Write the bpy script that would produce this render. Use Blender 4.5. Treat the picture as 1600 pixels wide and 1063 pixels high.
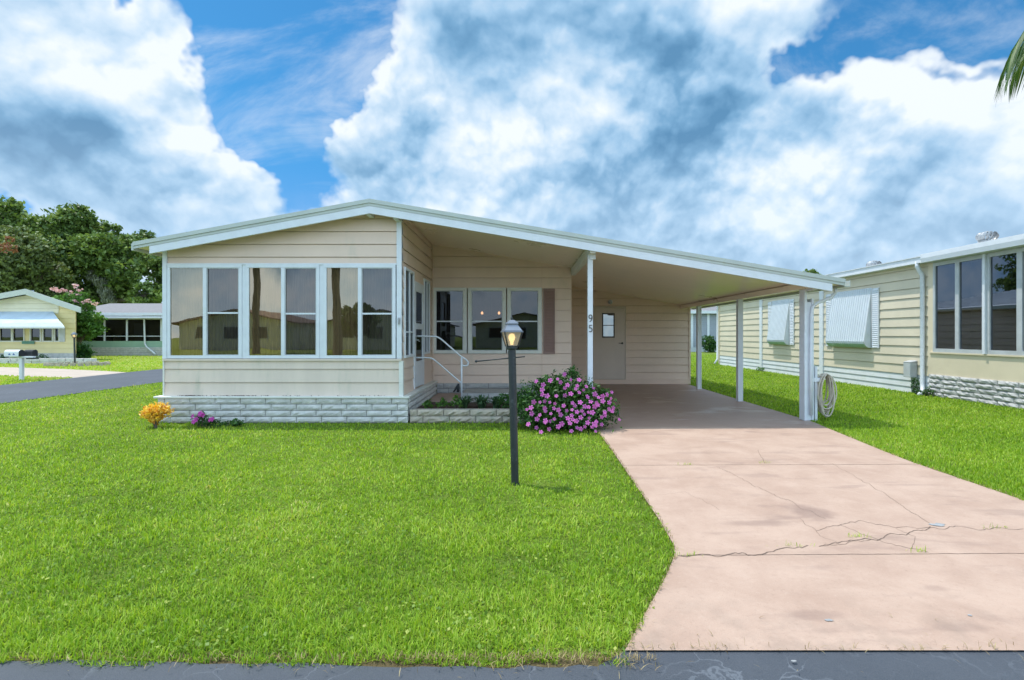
import bpy, bmesh, math, random
import numpy as np
from mathutils import Vector, Matrix, noise as mnoise
for o in list(bpy.data.objects): bpy.data.objects.remove(o)
S = bpy.context.scene
COL = S.collection
R = math.radians
random.seed(7); RNG = np.random.default_rng(7)

# ------------------------------------------------------------------ camera, sun, sky, exposure
cam_d = bpy.data.cameras.new("camera"); cam = bpy.data.objects.new("camera", cam_d); COL.objects.link(cam)
cam.location = (0, 0, 1.3); cam.rotation_euler = (R(90), 0, 0)
cam_d.sensor_width = 36; cam_d.lens = 18.0
cam_d.shift_x = -12/1600; cam_d.shift_y = -7.5/1600
cam_d.clip_start = 0.05; cam_d.clip_end = 2000
S.camera = cam
S.view_settings.view_transform = 'Standard'; S.view_settings.look = 'None'
S.view_settings.exposure = 0.45; S.view_settings.gamma = 1.0
S.view_settings.use_curve_mapping = False
S.cycles.max_bounces = 8; S.cycles.transparent_max_bounces = 16
S.cycles.use_denoising = True
SUNV = Vector((-0.46, 0.17, 1.43)).normalized()
SUN_EL = math.asin(SUNV.z); SUN_AZ = math.atan2(SUNV.x, SUNV.y)
sd = bpy.data.lights.new("sun", 'SUN'); sd.energy = 3.1; sd.angle = R(0.53); sd.color = (1.0, 0.955, 0.88)
so = bpy.data.objects.new("sun", sd); COL.objects.link(so)
so.rotation_euler = SUNV.to_track_quat('Z', 'Y').to_euler()

class NT:
    """small helper that writes node graphs"""
    def __init__(s, tree): s.t = tree; s.n = tree.nodes; s.l = tree.links
    def put(s, sock, v):
        if isinstance(v, bpy.types.NodeSocket): s.l.new(v, sock)
        elif v is not None:
            if sock.type == 'RGBA' and len(v) == 3: v = (*v, 1)
            sock.default_value = v
    def node(s, typ, **kw):
        n = s.n.new(typ)
        for k, v in kw.items(): setattr(n, k, v)
        return n
    def m(s, op, a, b=None, c=None, clamp=False):
        n = s.node('ShaderNodeMath', operation=op, use_clamp=clamp)
        for i, v in enumerate((a, b, c)):
            if v is not None: s.put(n.inputs[i], v)
        return n.outputs[0]
    def v(s, op, a, b=None):
        n = s.node('ShaderNodeVectorMath', operation=op); s.put(n.inputs[0], a)
        if b is not None: s.put(n.inputs[1], b)
        return n.outputs[0]
    def mix(s, f, a, b, mode='MIX'):
        n = s.node('ShaderNodeMix', data_type='RGBA', blend_type=mode)
        s.put(n.inputs[0], f); s.put(n.inputs[6], a); s.put(n.inputs[7], b)
        return n.outputs[2]
    def noise(s, vec, scale, detail=4, rough=.55, dist=0.0, lac=2.0):
        n = s.node('ShaderNodeTexNoise'); s.put(n.inputs['Vector'], vec)
        n.inputs['Scale'].default_value = scale; n.inputs['Detail'].default_value = detail
        n.inputs['Roughness'].default_value = rough; n.inputs['Distortion'].default_value = dist
        n.inputs['Lacunarity'].default_value = lac
        return n.outputs[0]
    def smooth(s, x, a, b, lo=0.0, hi=1.0):
        n = s.node('ShaderNodeMapRange', interpolation_type='SMOOTHSTEP')
        s.put(n.inputs[0], x); s.put(n.inputs[1], a); s.put(n.inputs[2], b)
        n.inputs[3].default_value = lo; n.inputs[4].default_value = hi
        return n.outputs[0]
    def sep(s, vec):
        n = s.node('ShaderNodeSeparateXYZ'); s.put(n.inputs[0], vec); return n.outputs
    def comb(s, x, y, z):
        n = s.node('ShaderNodeCombineXYZ')
        for i, q in enumerate((x, y, z)): s.put(n.inputs[i], q)
        return n.outputs[0]
    def ramp(s, f, stops):
        n = s.node('ShaderNodeValToRGB'); s.put(n.inputs[0], f); cr = n.color_ramp
        while len(cr.elements) < len(stops): cr.elements.new(.5)
        for e, (p, c) in zip(cr.elements, stops): e.position = p; e.color = (*c, 1)
        return n.outputs[0]

W = bpy.data.worlds.new("World"); S.world = W; W.use_nodes = True
CK, C0 = .26, .425
def build_world():
    t = NT(W.node_tree); t.n.clear()
    out = t.node('ShaderNodeOutputWorld')
    sky = t.node('ShaderNodeTexSky', sky_type='NISHITA')
    sky.sun_disc = False; sky.sun_elevation = SUN_EL; sky.sun_rotation = SUN_AZ
    sky.altitude = 0; sky.air_density = 1.0; sky.dust_density = .6; sky.ozone_density = 2.0
    d = t.node('ShaderNodeTexCoord').outputs['Generated']
    x, y, z = t.sep(d)
    ay = t.m('MAXIMUM', t.m('ABSOLUTE', y), .03)
    a = t.m('DIVIDE', x, ay); e = t.m('DIVIDE', z, ay)
    front = t.smooth(y, 0.0, .25)
    # noise coordinates: stereographic map of the sky, no seam above the horizon
    zc = t.m('ADD', 1.0, t.m('MAXIMUM', z, -.3))
    sx, sy = t.m('DIVIDE', x, zc), t.m('DIVIDE', y, zc)
    p = t.comb(sx, sy, 0.0)
    def n2d(vec, scale, detail, rough=.55, dist=0.0, col=False):
        n = t.node('ShaderNodeTexNoise', noise_dimensions='2D'); t.put(n.inputs['Vector'], vec)
        n.inputs['Scale'].default_value = scale; n.inputs['Detail'].default_value = detail; n.inputs['Roughness'].default_value = rough; n.inputs['Distortion'].default_value = dist
        return n.outputs[1] if col else n.outputs[0]
    wv = t.v('SUBTRACT', n2d(p, 5, 5, .6, col=True), (.5, .5, .5))
    wx, wy, wz = t.sep(wv)
    aw = t.m('ADD', a, t.m('MULTIPLY', wx, .34)); ew = t.m('ADD', e, t.m('MULTIPLY', wy, .30))
    tosun = t.node('ShaderNodeVectorMath', operation='NORMALIZE'); t.put(tosun.inputs[0], t.v('SUBTRACT', (SUNV.x/(1+SUNV.z), SUNV.y/(1+SUNV.z), 0), p)); tosun = tosun.outputs[0]
    def blob(px, py, rx, ry, s, rot=0):
        cx = (px-812)/800; cy = (524-py)/800; rx /= 800; ry /= 800
        dx = t.m('SUBTRACT', aw, cx); dy = t.m('SUBTRACT', ew, cy)
        if rot:
            c, q = math.cos(R(rot)), math.sin(R(rot))
            dx, dy = (t.m('ADD', t.m('MULTIPLY', dx, c), t.m('MULTIPLY', dy, q)), t.m('SUBTRACT', t.m('MULTIPLY', dy, c), t.m('MULTIPLY', dx, q)))
        r2 = t.m('ADD', t.m('POWER', t.m('DIVIDE', dx, rx), 2), t.m('POWER', t.m('DIVIDE', dy, ry), 2))
        g = t.m('POWER', 2.71828, t.m('MULTIPLY', r2, -1.0))
        return t.m('MULTIPLY', g, s)
    def total(items):
        acc = None
        for it in items:
            b = blob(*it); acc = b if acc is None else t.m('ADD', acc, b)
        return t.m('MULTIPLY', acc, front)
    cover = total([(545, 60, 100, 90, -.8), (480, 190, 80, 60, -.7), (1040, 200, 150, 150, .8), (1000, 50, 170, 110, .6),
        (40, 90, 170, 110, .9), (195, 75, 75, 85, .9), (195, 180, 110, 70, .9), (90, 240, 170, 45, .6),
        (150, 280, 170, 55, .6), (300, 310, 120, 40, .7), (60, 200, 130, 70, .6),
        (385, 120, 130, 130, -1.5), (420, 215, 85, 65, -1.0), (460, 30, 160, 70, -1.2), (330, 10, 60, 60, -.9), (150, 20, 25, 45, -1.0),
        (40, 300, 80, 26, -1.1), (260, 255, 60, 16, -.45), (175, 340, 60, 30, .3), (510, 170, 60, 60, -.6), (455, 240, 45, 40, -.8), (90,260,60,16,-.35),
        (1050, 230, 520, 260, .50), (820, 60, 220, 120, .4), (1180, 370, 520, 110, .62), (1000, 440, 900, 60, .3), (660, 260, 160, 120, .5),
        (1450, 55, 200, 36, -1.3, 14), (1300, 75, 90, 26, -.8), (1480, 118, 120, 16, -.6, 10), (1560, 290, 60, 14, -.5), (1250, 90, 60, 40, -.4)])
    dark = total([
        (1040, 190, 105, 100, 1.55), (1060, 120, 90, 100, .5), (1010, 60, 130, 110, .4), (60, 195, 150, 50, 1.0), (230, 205, 90, 28, .5), (1290, 190, 80, 30, .8),
        (1340, 240, 110, 36, .55), (1500, 250, 80, 40, .4), (730, 300, 180, 30, .3), (1180, 330, 300, 40, .15), (1050, 330, 80, 30, .35), (820, 150, 60, 90, .3), (900,260,40,90,.3)])
    bright = total([(700, 200, 170, 110, .55), (560, 265, 90, 50, .8), (830, 80, 90, 60, .4), (1350, 85, 45, 30, .6),
        (230, 90, 80, 90, .6), (330, 290, 90, 40, .5), (930, 300, 80, 40, .4), (1420,150,140,30,.3)])
    def vor(vec, scale, detail):
        vo = t.node('ShaderNodeTexVoronoi', feature='F1', voronoi_dimensions='2D'); t.put(vo.inputs['Vector'], vec); vo.inputs['Scale'].default_value = scale
        vo.inputs['Detail'].default_value = detail; vo.inputs['Roughness'].default_value = .62; vo.normalize = True
        return vo.outputs[0]
    def dens(k, det):
        q = t.v('ADD', p, t.v('MULTIPLY', tosun, (k, k, 0))) if k else p
        n1 = n2d(q, 2.9, det, .52, .1)
        qv = t.v('ADD', q, t.v('MULTIPLY', wv, (.09, .09, 0)))
        return t.m('ADD', t.m('MULTIPLY', n1, .82), t.m('MULTIPLY', t.m('SUBTRACT', .42, t.m('POWER', vor(qv, 6.0, 3.5), 1.4)), VW))
    VW = .42
    d0 = dens(0, 9); d1 = dens(.014, 7); d2 = dens(.040, 5); d3 = dens(.10, 3)
    c = t.m('ADD', t.m('ADD', t.m('MULTIPLY', cover, CK), d0), t.m('MULTIPLY', t.m('SUBTRACT', 1.0, front), .10))
    alpha = t.smooth(c, C0-.02, C0+.11)
    wisp = t.smooth(n2d(t.v('MULTIPLY', p, (1.0, 2.6, 1)), 3.4, 7, .62, .5), .44, .78, 0, .5)
    edge = t.smooth(c, C0, C0+.25)
    df = lambda q, k: t.m('MULTIPLY', t.m('SUBTRACT', d0, q), k)
    relief = t.m('ADD', t.m('ADD', df(d1, 2.6), df(d2, 2.0)), df(d3, 1.3))
    lit = t.m('ADD', t.m('ADD', relief, .83), t.m('SUBTRACT', t.m('MULTIPLY', bright, .30), t.m('MULTIPLY', dark, .36)))
    lit = t.m('SUBTRACT', lit, t.m('MULTIPLY', edge, .24))
    ccol = t.ramp(lit, [(0.0, (.09, .22, .38)), (.25, (.15, .31, .49)), (.50, (.28, .45, .63)), (.78, (.49, .61, .73)), (1.0, (.68, .73, .78))])
    ccol = t.mix(t.smooth(z, .02, .38, .50, 0.0), ccol, (.54, .67, .80))
    tint = t.mix(1.0, sky.outputs[0], t.mix(t.smooth(z, .02, .38), (.40, .70, 1.15), (.36, 1.04, 1.34)), 'MULTIPLY')
    bs = t.node('ShaderNodeBackground'); t.put(bs.inputs[0], tint); bs.inputs[1].default_value = .085
    bc = t.node('ShaderNodeBackground'); t.put(bc.inputs[0], ccol)
    # unseen clouds behind the camera, set brighter to light the shaded front walls
    t.put(bc.inputs[1], t.m('ADD', t.m('MULTIPLY', front, -1.1), 2.1))
    mx = t.node('ShaderNodeMixShader')
    hz = t.smooth(z, 0.0, .30, .60, 0.0)
    t.put(mx.inputs[0], t.m('MAXIMUM', t.m('MAXIMUM', alpha, wisp), hz)); t.l.new(bs.outputs[0], mx.inputs[1]); t.l.new(bc.outputs[0], mx.inputs[2])
    t.l.new(mx.outputs[0], out.inputs[0])
    W.cycles.sampling_method = 'MANUAL'; W.cycles.sample_map_resolution = 1024
build_world()

# ------------------------------------------------------------------ materials
MATS = {}
def M(name, col, rough=.6, var=.10, scale=3.0, bump=0.0, bscale=60.0, metal=0.0, spec=.5, dirt=None, dscale=2.0, dthr=(.55, .75), stretch=(1, 1, 1), emit=None):
    m = bpy.data.materials.new(name); m.use_nodes = True; t = NT(m.node_tree)
    b = t.n['Principled BSDF']
    co = t.node('ShaderNodeTexCoord').outputs['Object']
    if stretch != (1, 1, 1): co = t.v('MULTIPLY', co, stretch)
    n = t.noise(co, scale, 6, .6)
    lo = tuple(c*(1-var) for c in col); hi = tuple(min(1, c*(1+var)) for c in col)
    c = t.mix(t.smooth(n, .3, .7), lo, hi)
    if dirt:
        dn = t.noise(co, dscale, 8, .65, .3)
        c = t.mix(t.smooth(dn, dthr[0], dthr[1]), c, dirt)
    t.put(b.inputs['Base Color'], c)
    t.put(b.inputs['Roughness'], t.m('ADD', t.m('MULTIPLY', n, .2), rough-.1))
    b.inputs['Metallic'].default_value = metal; b.inputs['Specular IOR Level'].default_value = spec
    if bump:
        bp = t.node('ShaderNodeBump'); bp.inputs['Strength'].default_value = bump; bp.inputs['Distance'].default_value = .01
        t.put(bp.inputs['Height'], t.noise(co, bscale, 6, .65)); t.l.new(bp.outputs[0], b.inputs['Normal'])
    if emit:
        b.inputs['Emission Color'].default_value = (*emit[0], 1); b.inputs['Emission Strength'].default_value = emit[1]
    MATS[name] = m; return m

def leafmat(name, stops, trans=.45, rough=.5, wscale=0.0, wamt=0.0):
    m = bpy.data.materials.new(name); m.use_nodes = True; t = NT(m.node_tree)
    t.n.clear(); out = t.node('ShaderNodeOutputMaterial')
    at = t.node('ShaderNodeAttribute', attribute_name='rnd').outputs['Fac']
    f = at
    if wscale:
        co = t.node('ShaderNodeTexCoord').outputs['Object']
        f = t.m('ADD', t.m('MULTIPLY', at, 1-wamt), t.m('MULTIPLY', t.smooth(t.noise(co, wscale, 5, .6), .32, .68), wamt))
    c = t.ramp(f, stops)
    d = t.node('ShaderNodeBsdfPrincipled'); t.put(d.inputs['Base Color'], c); d.inputs['Roughness'].default_value = rough
    d.inputs['Specular IOR Level'].default_value = .35
    tr = t.node('ShaderNodeBsdfTranslucent'); t.put(tr.inputs[0], t.mix(1.0, c, (1.15, 1.1, .55), 'MULTIPLY'))
    mx = t.node('ShaderNodeMixShader'); mx.inputs[0].default_value = trans
    t.l.new(d.outputs[0], mx.inputs[1]); t.l.new(tr.outputs[0], mx.inputs[2]); t.l.new(mx.outputs[0], out.inputs[0])
    MATS[name] = m; return m

def glassmat(name, refl, tintr, tintt, wav=.0):
    m = bpy.data.materials.new(name); m.use_nodes = True; t = NT(m.node_tree)
    t.n.clear(); out = t.node('ShaderNodeOutputMaterial')
    g = t.node('ShaderNodeBsdfGlossy'); g.inputs['Roughness'].default_value = .004; g.inputs[0].default_value = (*tintr, 1)
    tr = t.node('ShaderNodeBsdfTransparent'); tr.inputs[0].default_value = (*tintt, 1)
    fr = t.node('ShaderNodeFresnel'); fr.inputs[0].default_value = 1.5
    f = t.m('ADD', t.m('MULTIPLY', fr.outputs[0], 1-refl), refl, clamp=True)
    if wav:
        co = t.node('ShaderNodeTexCoord').outputs['Object']
        bp = t.node('ShaderNodeBump'); bp.inputs['Strength'].default_value = wav; bp.inputs['Distance'].default_value = .01
        t.put(bp.inputs['Height'], t.noise(co, 2.2, 1, .4)); t.l.new(bp.outputs[0], g.inputs['Normal'])
    mx = t.node('ShaderNodeMixShader'); t.put(mx.inputs[0], f)
    t.l.new(tr.outputs[0], mx.inputs[1]); t.l.new(g.outputs[0], mx.inputs[2]); t.l.new(mx.outputs[0], out.inputs[0])
    MATS[name] = m; return m

M('siding', (.72, .555, .455), .5, .05, 1.2, .15, 90, dirt=(.50, .45, .36), dscale=2.2, dthr=(.55, .9), stretch=(1, 1, .5))
M('siding_low', (.68, .565, .48), .5, .05, 1.6, .15, 90, dirt=(.46, .44, .35), dscale=3.0, dthr=(.50, .9), stretch=(2.2, 1, .5))
M('siding_shed', (.72, .54, .43), .5, .04, 1.2, .12, 90)
M('white_metal', (.66, .69, .74), .4, .04, 6, .03, 80, dirt=(.60, .64, .60), dscale=4, dthr=(.55, .9))
M('white_trim', (.68, .68, .64), .5, .05, 5, .04, 80, dirt=(.55, .55, .46), dscale=5, dthr=(.55, .85))
M('fascia_upper', (.46, .50, .47), .45, .06, 3, .04, 60, dirt=(.42, .46, .36), dscale=6, dthr=(.5, .8))
M('roof_white', (.66, .68, .70), .55, .07, 4, .1, 40, dirt=(.50, .52, .48), dscale=3, dthr=(.5, .8))
M('ceiling', (.95, .80, .66), .30, .04, .8, 0, 60, spec=.6)
M('block', (.55, .54, .52), .85, .12, 6, .5, 70, dirt=(.42, .44, .43), dscale=9, dthr=(.5, .78))
M('block_tan', (.42, .36, .29), .9, .16, 7, .5, 70, dirt=(.30, .30, .24), dscale=8, dthr=(.45, .7))
M('block_white', (.42, .42, .42), .85, .12, 6, .5, 60, dirt=(.40, .42, .38), dscale=9, dthr=(.52, .75))
M('mortar', (.15, .15, .145), .95, .2, 20, .3, 80)
M('shutter', (.30, .19, .165), .55, .05, 8)
M('bronze', (.06, .05, .045), .5, .1, 10)
M('black_metal', (.020, .025, .031), .42, .15, 8, .12, 120, dirt=(.10, .11, .12), dscale=22, dthr=(.56, .75))
M('lamp_roof', (.20, .225, .27), .38, .08, 12, .05, 90, metal=.35)
M('bulb', (1, .8, .5), .4, 0, emit=((1, .62, .25), 2.2))
M('shed_door', (.60, .50, .43), .5, .03, 3, .05, 120)
M('room', (.42, .34, .24), .9, .3, 3)
M('curtain', (.64, .57, .47), .9, .25, 6, .2, 20, stretch=(8, 8, .4))
M('hose', (.50, .44, .36), .55, .1, 12)
M('gray_metal', (.46, .48, .50), .4, .08, 5, .05, 60)
M('galv', (.36, .37, .38), .42, .1, 9, .04, 60, metal=.5)
M('cream', (.62, .55, .42), .5, .05, 1.5, .1, 90, dirt=(.62, .56, .40), dscale=2, dthr=(.55, .85), stretch=(1, 1, .6))
M('cream_panel', (.66, .57, .42), .6, .04, 2, .1, 90)
M('skirt', (.60, .63, .65), .6, .06, 3, .1, 60, dirt=(.50, .55, .48), dscale=4, dthr=(.5, .8))
M('awning', (.56, .61, .66), .35, .04, 4)
M('awning_green', (.30, .45, .33), .4, .1, 4, dirt=(.55, .62, .58), dscale=6)
M('awning_blue', (.46, .56, .66), .45, .06, 3)
M('yellow', (.78, .66, .36), .55, .04, 1.5)
M('yellow_pale', (.74, .70, .54), .55, .05, 1.5)
M('gray_siding', (.30, .33, .38), .6, .06, 2)
M('green_wall', (.30, .46, .36), .6, .05, 2)
M('shingle', (.19, .185, .195), .9, .14, 9, .4, 30)
M('screen', (.05, .06, .065), .8, .2, 3)
M('porch_dim', (.24, .24, .22), .8, .2, 2)
M('concrete', (.42, .35, .29), .9, .08, 1.5, .3, 60)
M('pink_pad', (.42, .30, .25), .85, .12, 3, .3, 60)
M('soil', (.055, .030, .020), .95, .4, 25, .8, 40)
M('bark', (.10, .082, .065), .9, .3, 6, .8, 15)
M('palm_bark', (.20, .17, .14), .9, .3, 5, .8, 12)
M('black_soft', (.02, .022, .025), .7, .2, 20, .3, 50)
M('crack', (.15, .105, .08), .95, .3, 25)
M('patch_grey', (.27, .28, .29), .9, .25, 14, .4, 40)
M('white_wall', (.80, .78, .70), .6, .05, 2)
M('red_roof', (.30, .20, .16), .9, .14, 9, .3, 30)
M('sign_green', (.08, .22, .16), .5, .1, 4)
M('mail_blue', (.05, .12, .35), .4, .05, 8)
glassmat('glass_sun', .30, (.64, .57, .45), (.66, .58, .47), .10)
glassmat('glass_screen', .16, (.48, .48, .48), (.36, .36, .37), .06)
glassmat('glass_dark', .07, (.50, .54, .58), (.16, .16, .18), .05)
glassmat('glass_neigh', .22, (.55, .60, .70), (.14, .14, .16), .05)
m_ = bpy.data.materials.new('glass_lamp'); m_.use_nodes = True; t_ = NT(m_.node_tree); t_.n.clear(); MATS['glass_lamp'] = m_
o_ = t_.node('ShaderNodeOutputMaterial'); a_ = t_.node('ShaderNodeBsdfTranslucent'); a_.inputs[0].default_value = (.62, .60, .52, 1); b_ = t_.node('ShaderNodeBsdfTransparent'); b_.inputs[0].default_value = (.9, .88, .82, 1)
d_ = t_.node('ShaderNodeBsdfPrincipled'); d_.inputs[0].default_value = (.50, .49, .43, 1); d_.inputs['Roughness'].default_value = .25
x_ = t_.node('ShaderNodeMixShader'); x_.inputs[0].default_value = .5; y_ = t_.node('ShaderNodeMixShader'); y_.inputs[0].default_value = .38
t_.l.new(a_.outputs[0], x_.inputs[1]); t_.l.new(d_.outputs[0], x_.inputs[2]); t_.l.new(x_.outputs[0], y_.inputs[1]); t_.l.new(b_.outputs[0], y_.inputs[2]); t_.l.new(y_.outputs[0], o_.inputs[0])
leafmat('grass', [(0.0, (.075, .155, .012)), (.28, (.18, .34, .018)), (.58, (.325, .50, .035)), (.84, (.48, .60, .09)), (.94, (.60, .54, .20)), (1.0, (.48, .38, .18))], .45, .5, .75, .22)
leafmat('oak_leaf', [(0.0, (.055, .105, .032)), (.5, (.125, .205, .055)), (.85, (.23, .32, .09)), (1.0, (.30, .39, .13))], .28)
leafmat('oak_olive', [(0.0, (.075, .105, .04)), (.5, (.145, .20, .075)), (1.0, (.25, .31, .12))], .28)
leafmat('dry_leaf', [(0.0, (.20, .07, .04)), (1.0, (.34, .16, .10))], .3)
leafmat('moss', [(0.0, (.20, .23, .18)), (1.0, (.34, .37, .30))], .3)
leafmat('bush_leaf', [(0.0, (.018, .058, .014)), (.5, (.035, .11, .022)), (1.0, (.09, .20, .04))], .3)
leafmat('bright_leaf', [(0.0, (.06, .16, .03)), (1.0, (.17, .33, .07))], .4)
leafmat('lily_leaf', [(0.0, (.04, .10, .05)), (1.0, (.11, .20, .09))], .3)
leafmat('croton', [(0.0, (.45, .14, .04)), (.25, (.75, .36, .04)), (.6, (.90, .62, .06)), (1.0, (.92, .78, .35))], .35)
leafmat('petal', [(0.0, (.45, .06, .34)), (.5, (.58, .12, .47)), (1.0, (.70, .24, .60))], .3)
leafmat('petal_dark', [(0.0, (.45, .03, .30)), (1.0, (.62, .08, .48))], .3)
leafmat('petal_pale', [(0.0, (.62, .36, .42)), (1.0, (.80, .58, .60))], .3)
leafmat('palm_leaf', [(0.0, (.025, .07, .02)), (.6, (.07, .15, .035)), (1.0, (.16, .22, .07))], .3)

# ------------------------------------------------------------------ mesh helpers
class MB:
    def __init__(s): s.v = []; s.f = []; s.mi = []
    def quad(s, *p, mi=0):
        i = len(s.v); s.v += [tuple(q) for q in p]; s.f.append(tuple(range(i, i+len(p)))); s.mi.append(mi)
    def box(s, x0, x1, y0, y1, z0, z1, mi=0):
        if x0 > x1: x0, x1 = x1, x0
        if y0 > y1: y0, y1 = y1, y0
        if z0 > z1: z0, z1 = z1, z0
        i = len(s.v)
        s.v += [(x0,y0,z0),(x1,y0,z0),(x1,y1,z0),(x0,y1,z0),(x0,y0,z1),(x1,y0,z1),(x1,y1,z1),(x0,y1,z1)]
        for f in ((0,3,2,1),(4,5,6,7),(0,1,5,4),(1,2,6,5),(2,3,7,6),(3,0,4,7)): s.f.append(tuple(i+k for k in f)); s.mi.append(mi)
    def prism(s, pts, d, mi=0):
        """pts: planar outline (3D), extruded by vector d"""
        n = len(pts); i = len(s.v); d = Vector(d)
        s.v += [tuple(p) for p in pts] + [tuple(Vector(p)+d) for p in pts]
        s.f.append(tuple(range(i+n-1, i-1, -1))); s.f.append(tuple(range(i+n, i+2*n))); s.mi += [mi, mi]
        for k in range(n):
            a, b = i+k, i+(k+1) % n; s.f.append((a, b, b+n, a+n)); s.mi.append(mi)
    def tube(s, path, r, seg=8, cap=True, mi=0):
        path = [Vector(p) for p in path]; n = len(path); rs = r if isinstance(r, (list, tuple)) else [r]*n
        i0 = len(s.v); up = Vector((0, 0, 1)); prev = None
        for k, p in enumerate(path):
            t = (path[min(k+1, n-1)]-path[max(k-1, 0)])
            t = t.normalized() if t.length > 1e-9 else Vector((0, 0, 1))
            if prev is None:
                a = t.cross(up) if abs(t.dot(up)) < .95 else t.cross(Vector((1, 0, 0)))
            else: a = prev - t*prev.dot(t)
            a.normalize(); prev = a; b = t.cross(a)
            for j in range(seg):
                an = 2*math.pi*j/seg; s.v.append(tuple(p + (a*math.cos(an)+b*math.sin(an))*rs[k]))
        for k in range(n-1):
            for j in range(seg):
                q = i0+k*seg; s.f.append((q+j, q+(j+1) % seg, q+seg+(j+1) % seg, q+seg+j)); s.mi.append(mi)
        if cap:
            s.f.append(tuple(i0+j for j in range(seg-1, -1, -1))); s.f.append(tuple(i0+(n-1)*seg+j for j in range(seg))); s.mi += [mi, mi]
    def lathe(s, prof, c=(0, 0, 0), seg=16, mi=0, rot=0):
        i0 = len(s.v)
        for r, z in prof:
            for j in range(seg):
                a = 2*math.pi*j/seg+rot; s.v.append((c[0]+r*math.cos(a), c[1]+r*math.sin(a), c[2]+z))
        for k in range(len(prof)-1):
            for j in range(seg):
                q = i0+k*seg; s.f.append((q+j, q+(j+1) % seg, q+seg+(j+1) % seg, q+seg+j)); s.mi.append(mi)
    def build(s, name, mats, parent=None, smooth=False, bevel=0, **tags):
        me = bpy.data.meshes.new(name); me.from_pydata(s.v, [], s.f)
        if isinstance(mats, (str, bpy.types.Material)): mats = [mats]
        for m in mats: me.materials.append(MATS[m] if isinstance(m, str) else m)
        me.polygons.foreach_set('material_index', s.mi)
        if smooth: me.polygons.foreach_set('use_smooth', [True]*len(s.f))
        me.update()
        o = bpy.data.objects.new(name, me); COL.objects.link(o)
        if parent: o.parent = parent
        if bevel:
            b = o.modifiers.new('bevel', 'BEVEL'); b.width = bevel; b.segments = 2; b.limit_method = 'ANGLE'; b.angle_limit = R(40)
        tag(o, **tags); return o

def tag(o, label=None, cat=None, group=None, kind=None):
    if label: o['label'] = label
    if cat: o['category'] = cat
    if group: o['group'] = group
    if kind: o['kind'] = kind
    return o
def empty(name, loc=(0, 0, 0), rz=0, **t):
    o = bpy.data.objects.new(name, None); COL.objects.link(o); o.location = loc; o.rotation_euler = (0, 0, rz)
    o.empty_display_size = .2; return tag(o, **t)
def copy_tree(o, parent=None):
    c = o.copy(); COL.objects.link(c); c.parent = parent
    for ch in list(o.children): copy_tree(ch, c)
    return c

def poly_soup(name, V, loops, sizes, rnd, mat, parent=None, smooth=False, **t):
    """V (n,3), loops flat vertex ids, sizes per polygon, rnd per vertex"""
    me = bpy.data.meshes.new(name)
    me.vertices.add(len(V)); me.vertices.foreach_set('co', np.asarray(V, np.float32).ravel())
    me.loops.add(len(loops)); me.loops.foreach_set('vertex_index', np.asarray(loops, np.int32))
    me.polygons.add(len(sizes)); st = np.concatenate([[0], np.cumsum(sizes)[:-1]]).astype(np.int32)
    me.polygons.foreach_set('loop_start', st)
    try: me.polygons.foreach_set('loop_total', np.asarray(sizes, np.int32))
    except Exception: pass
    at = me.attributes.new('rnd', 'FLOAT', 'POINT'); at.data.foreach_set('value', np.asarray(rnd, np.float32))
    me.materials.append(MATS[mat]); me.update(calc_edges=True)
    o = bpy.data.objects.new(name, me); COL.objects.link(o)
    if parent: o.parent = parent
    tag(o, **t); return o

def leaf_cloud(C, size, aspect=.5, upbias=.3, rnd=None, rng=RNG, sizevar=.4, droop=None):
    """C (n,3) centres -> pointed 4-vertex leaves, V, loops, sizes, rnd"""
    n = len(C); d = rng.normal(size=(n, 3)); d /= np.linalg.norm(d, axis=1)[:, None]
    if droop is not None: d[:, 2] = -abs(d[:, 2])*droop; d /= np.linalg.norm(d, axis=1)[:, None]
    nn = rng.normal(size=(n, 3)); nn[:, 2] += upbias*3
    w = np.cross(d, nn); w /= np.linalg.norm(w, axis=1)[:, None]+1e-9
    L = size*(1+sizevar*rng.uniform(-1, 1, n))[:, None]
    nrm = np.cross(w, d)
    V = np.stack([C-d*L*.5, C+w*L*aspect*.5+nrm*L*.06, C+d*L*.5, C-w*L*aspect*.5+nrm*L*.06], 1).reshape(-1, 3)
    r = rng.uniform(0, 1, n) if rnd is None else rnd
    return V, np.arange(4*n), np.full(n, 4), np.repeat(r, 4)

def blob_points(blobs, n, rng, clump=.16, per=28, shell=.55):
    """points in clumps over the outer shell of ellipsoids (cx,cy,cz,rx,ry,rz)"""
    vol = np.array([b[3]*b[4]*b[5] for b in blobs])**.67; pr = vol/vol.sum(); pts = []; rn = []
    k = max(1, n//per)
    idx = rng.choice(len(blobs), k, p=pr)
    B = np.array(blobs)[idx]
    u = rng.normal(size=(k, 3)); u /= np.linalg.norm(u, axis=1)[:, None]
    rad = (shell+(1-shell)*rng.uniform(0, 1, k)**.6)*(1+.10*rng.normal(size=k))
    c = B[:, :3]+u*B[:, 3:6]*rad[:, None]
    s = clump*B[:, 3:6].mean(1)*rng.uniform(.6, 1.4, k)
    P = np.repeat(c, per, 0)+rng.normal(size=(k*per, 3))*np.repeat(s, per)[:, None]*np.array([1, 1, .65])
    tone = np.repeat(rng.uniform(0, .55, k), per)+rng.uniform(0, .45, k*per)
    return P, tone

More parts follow.
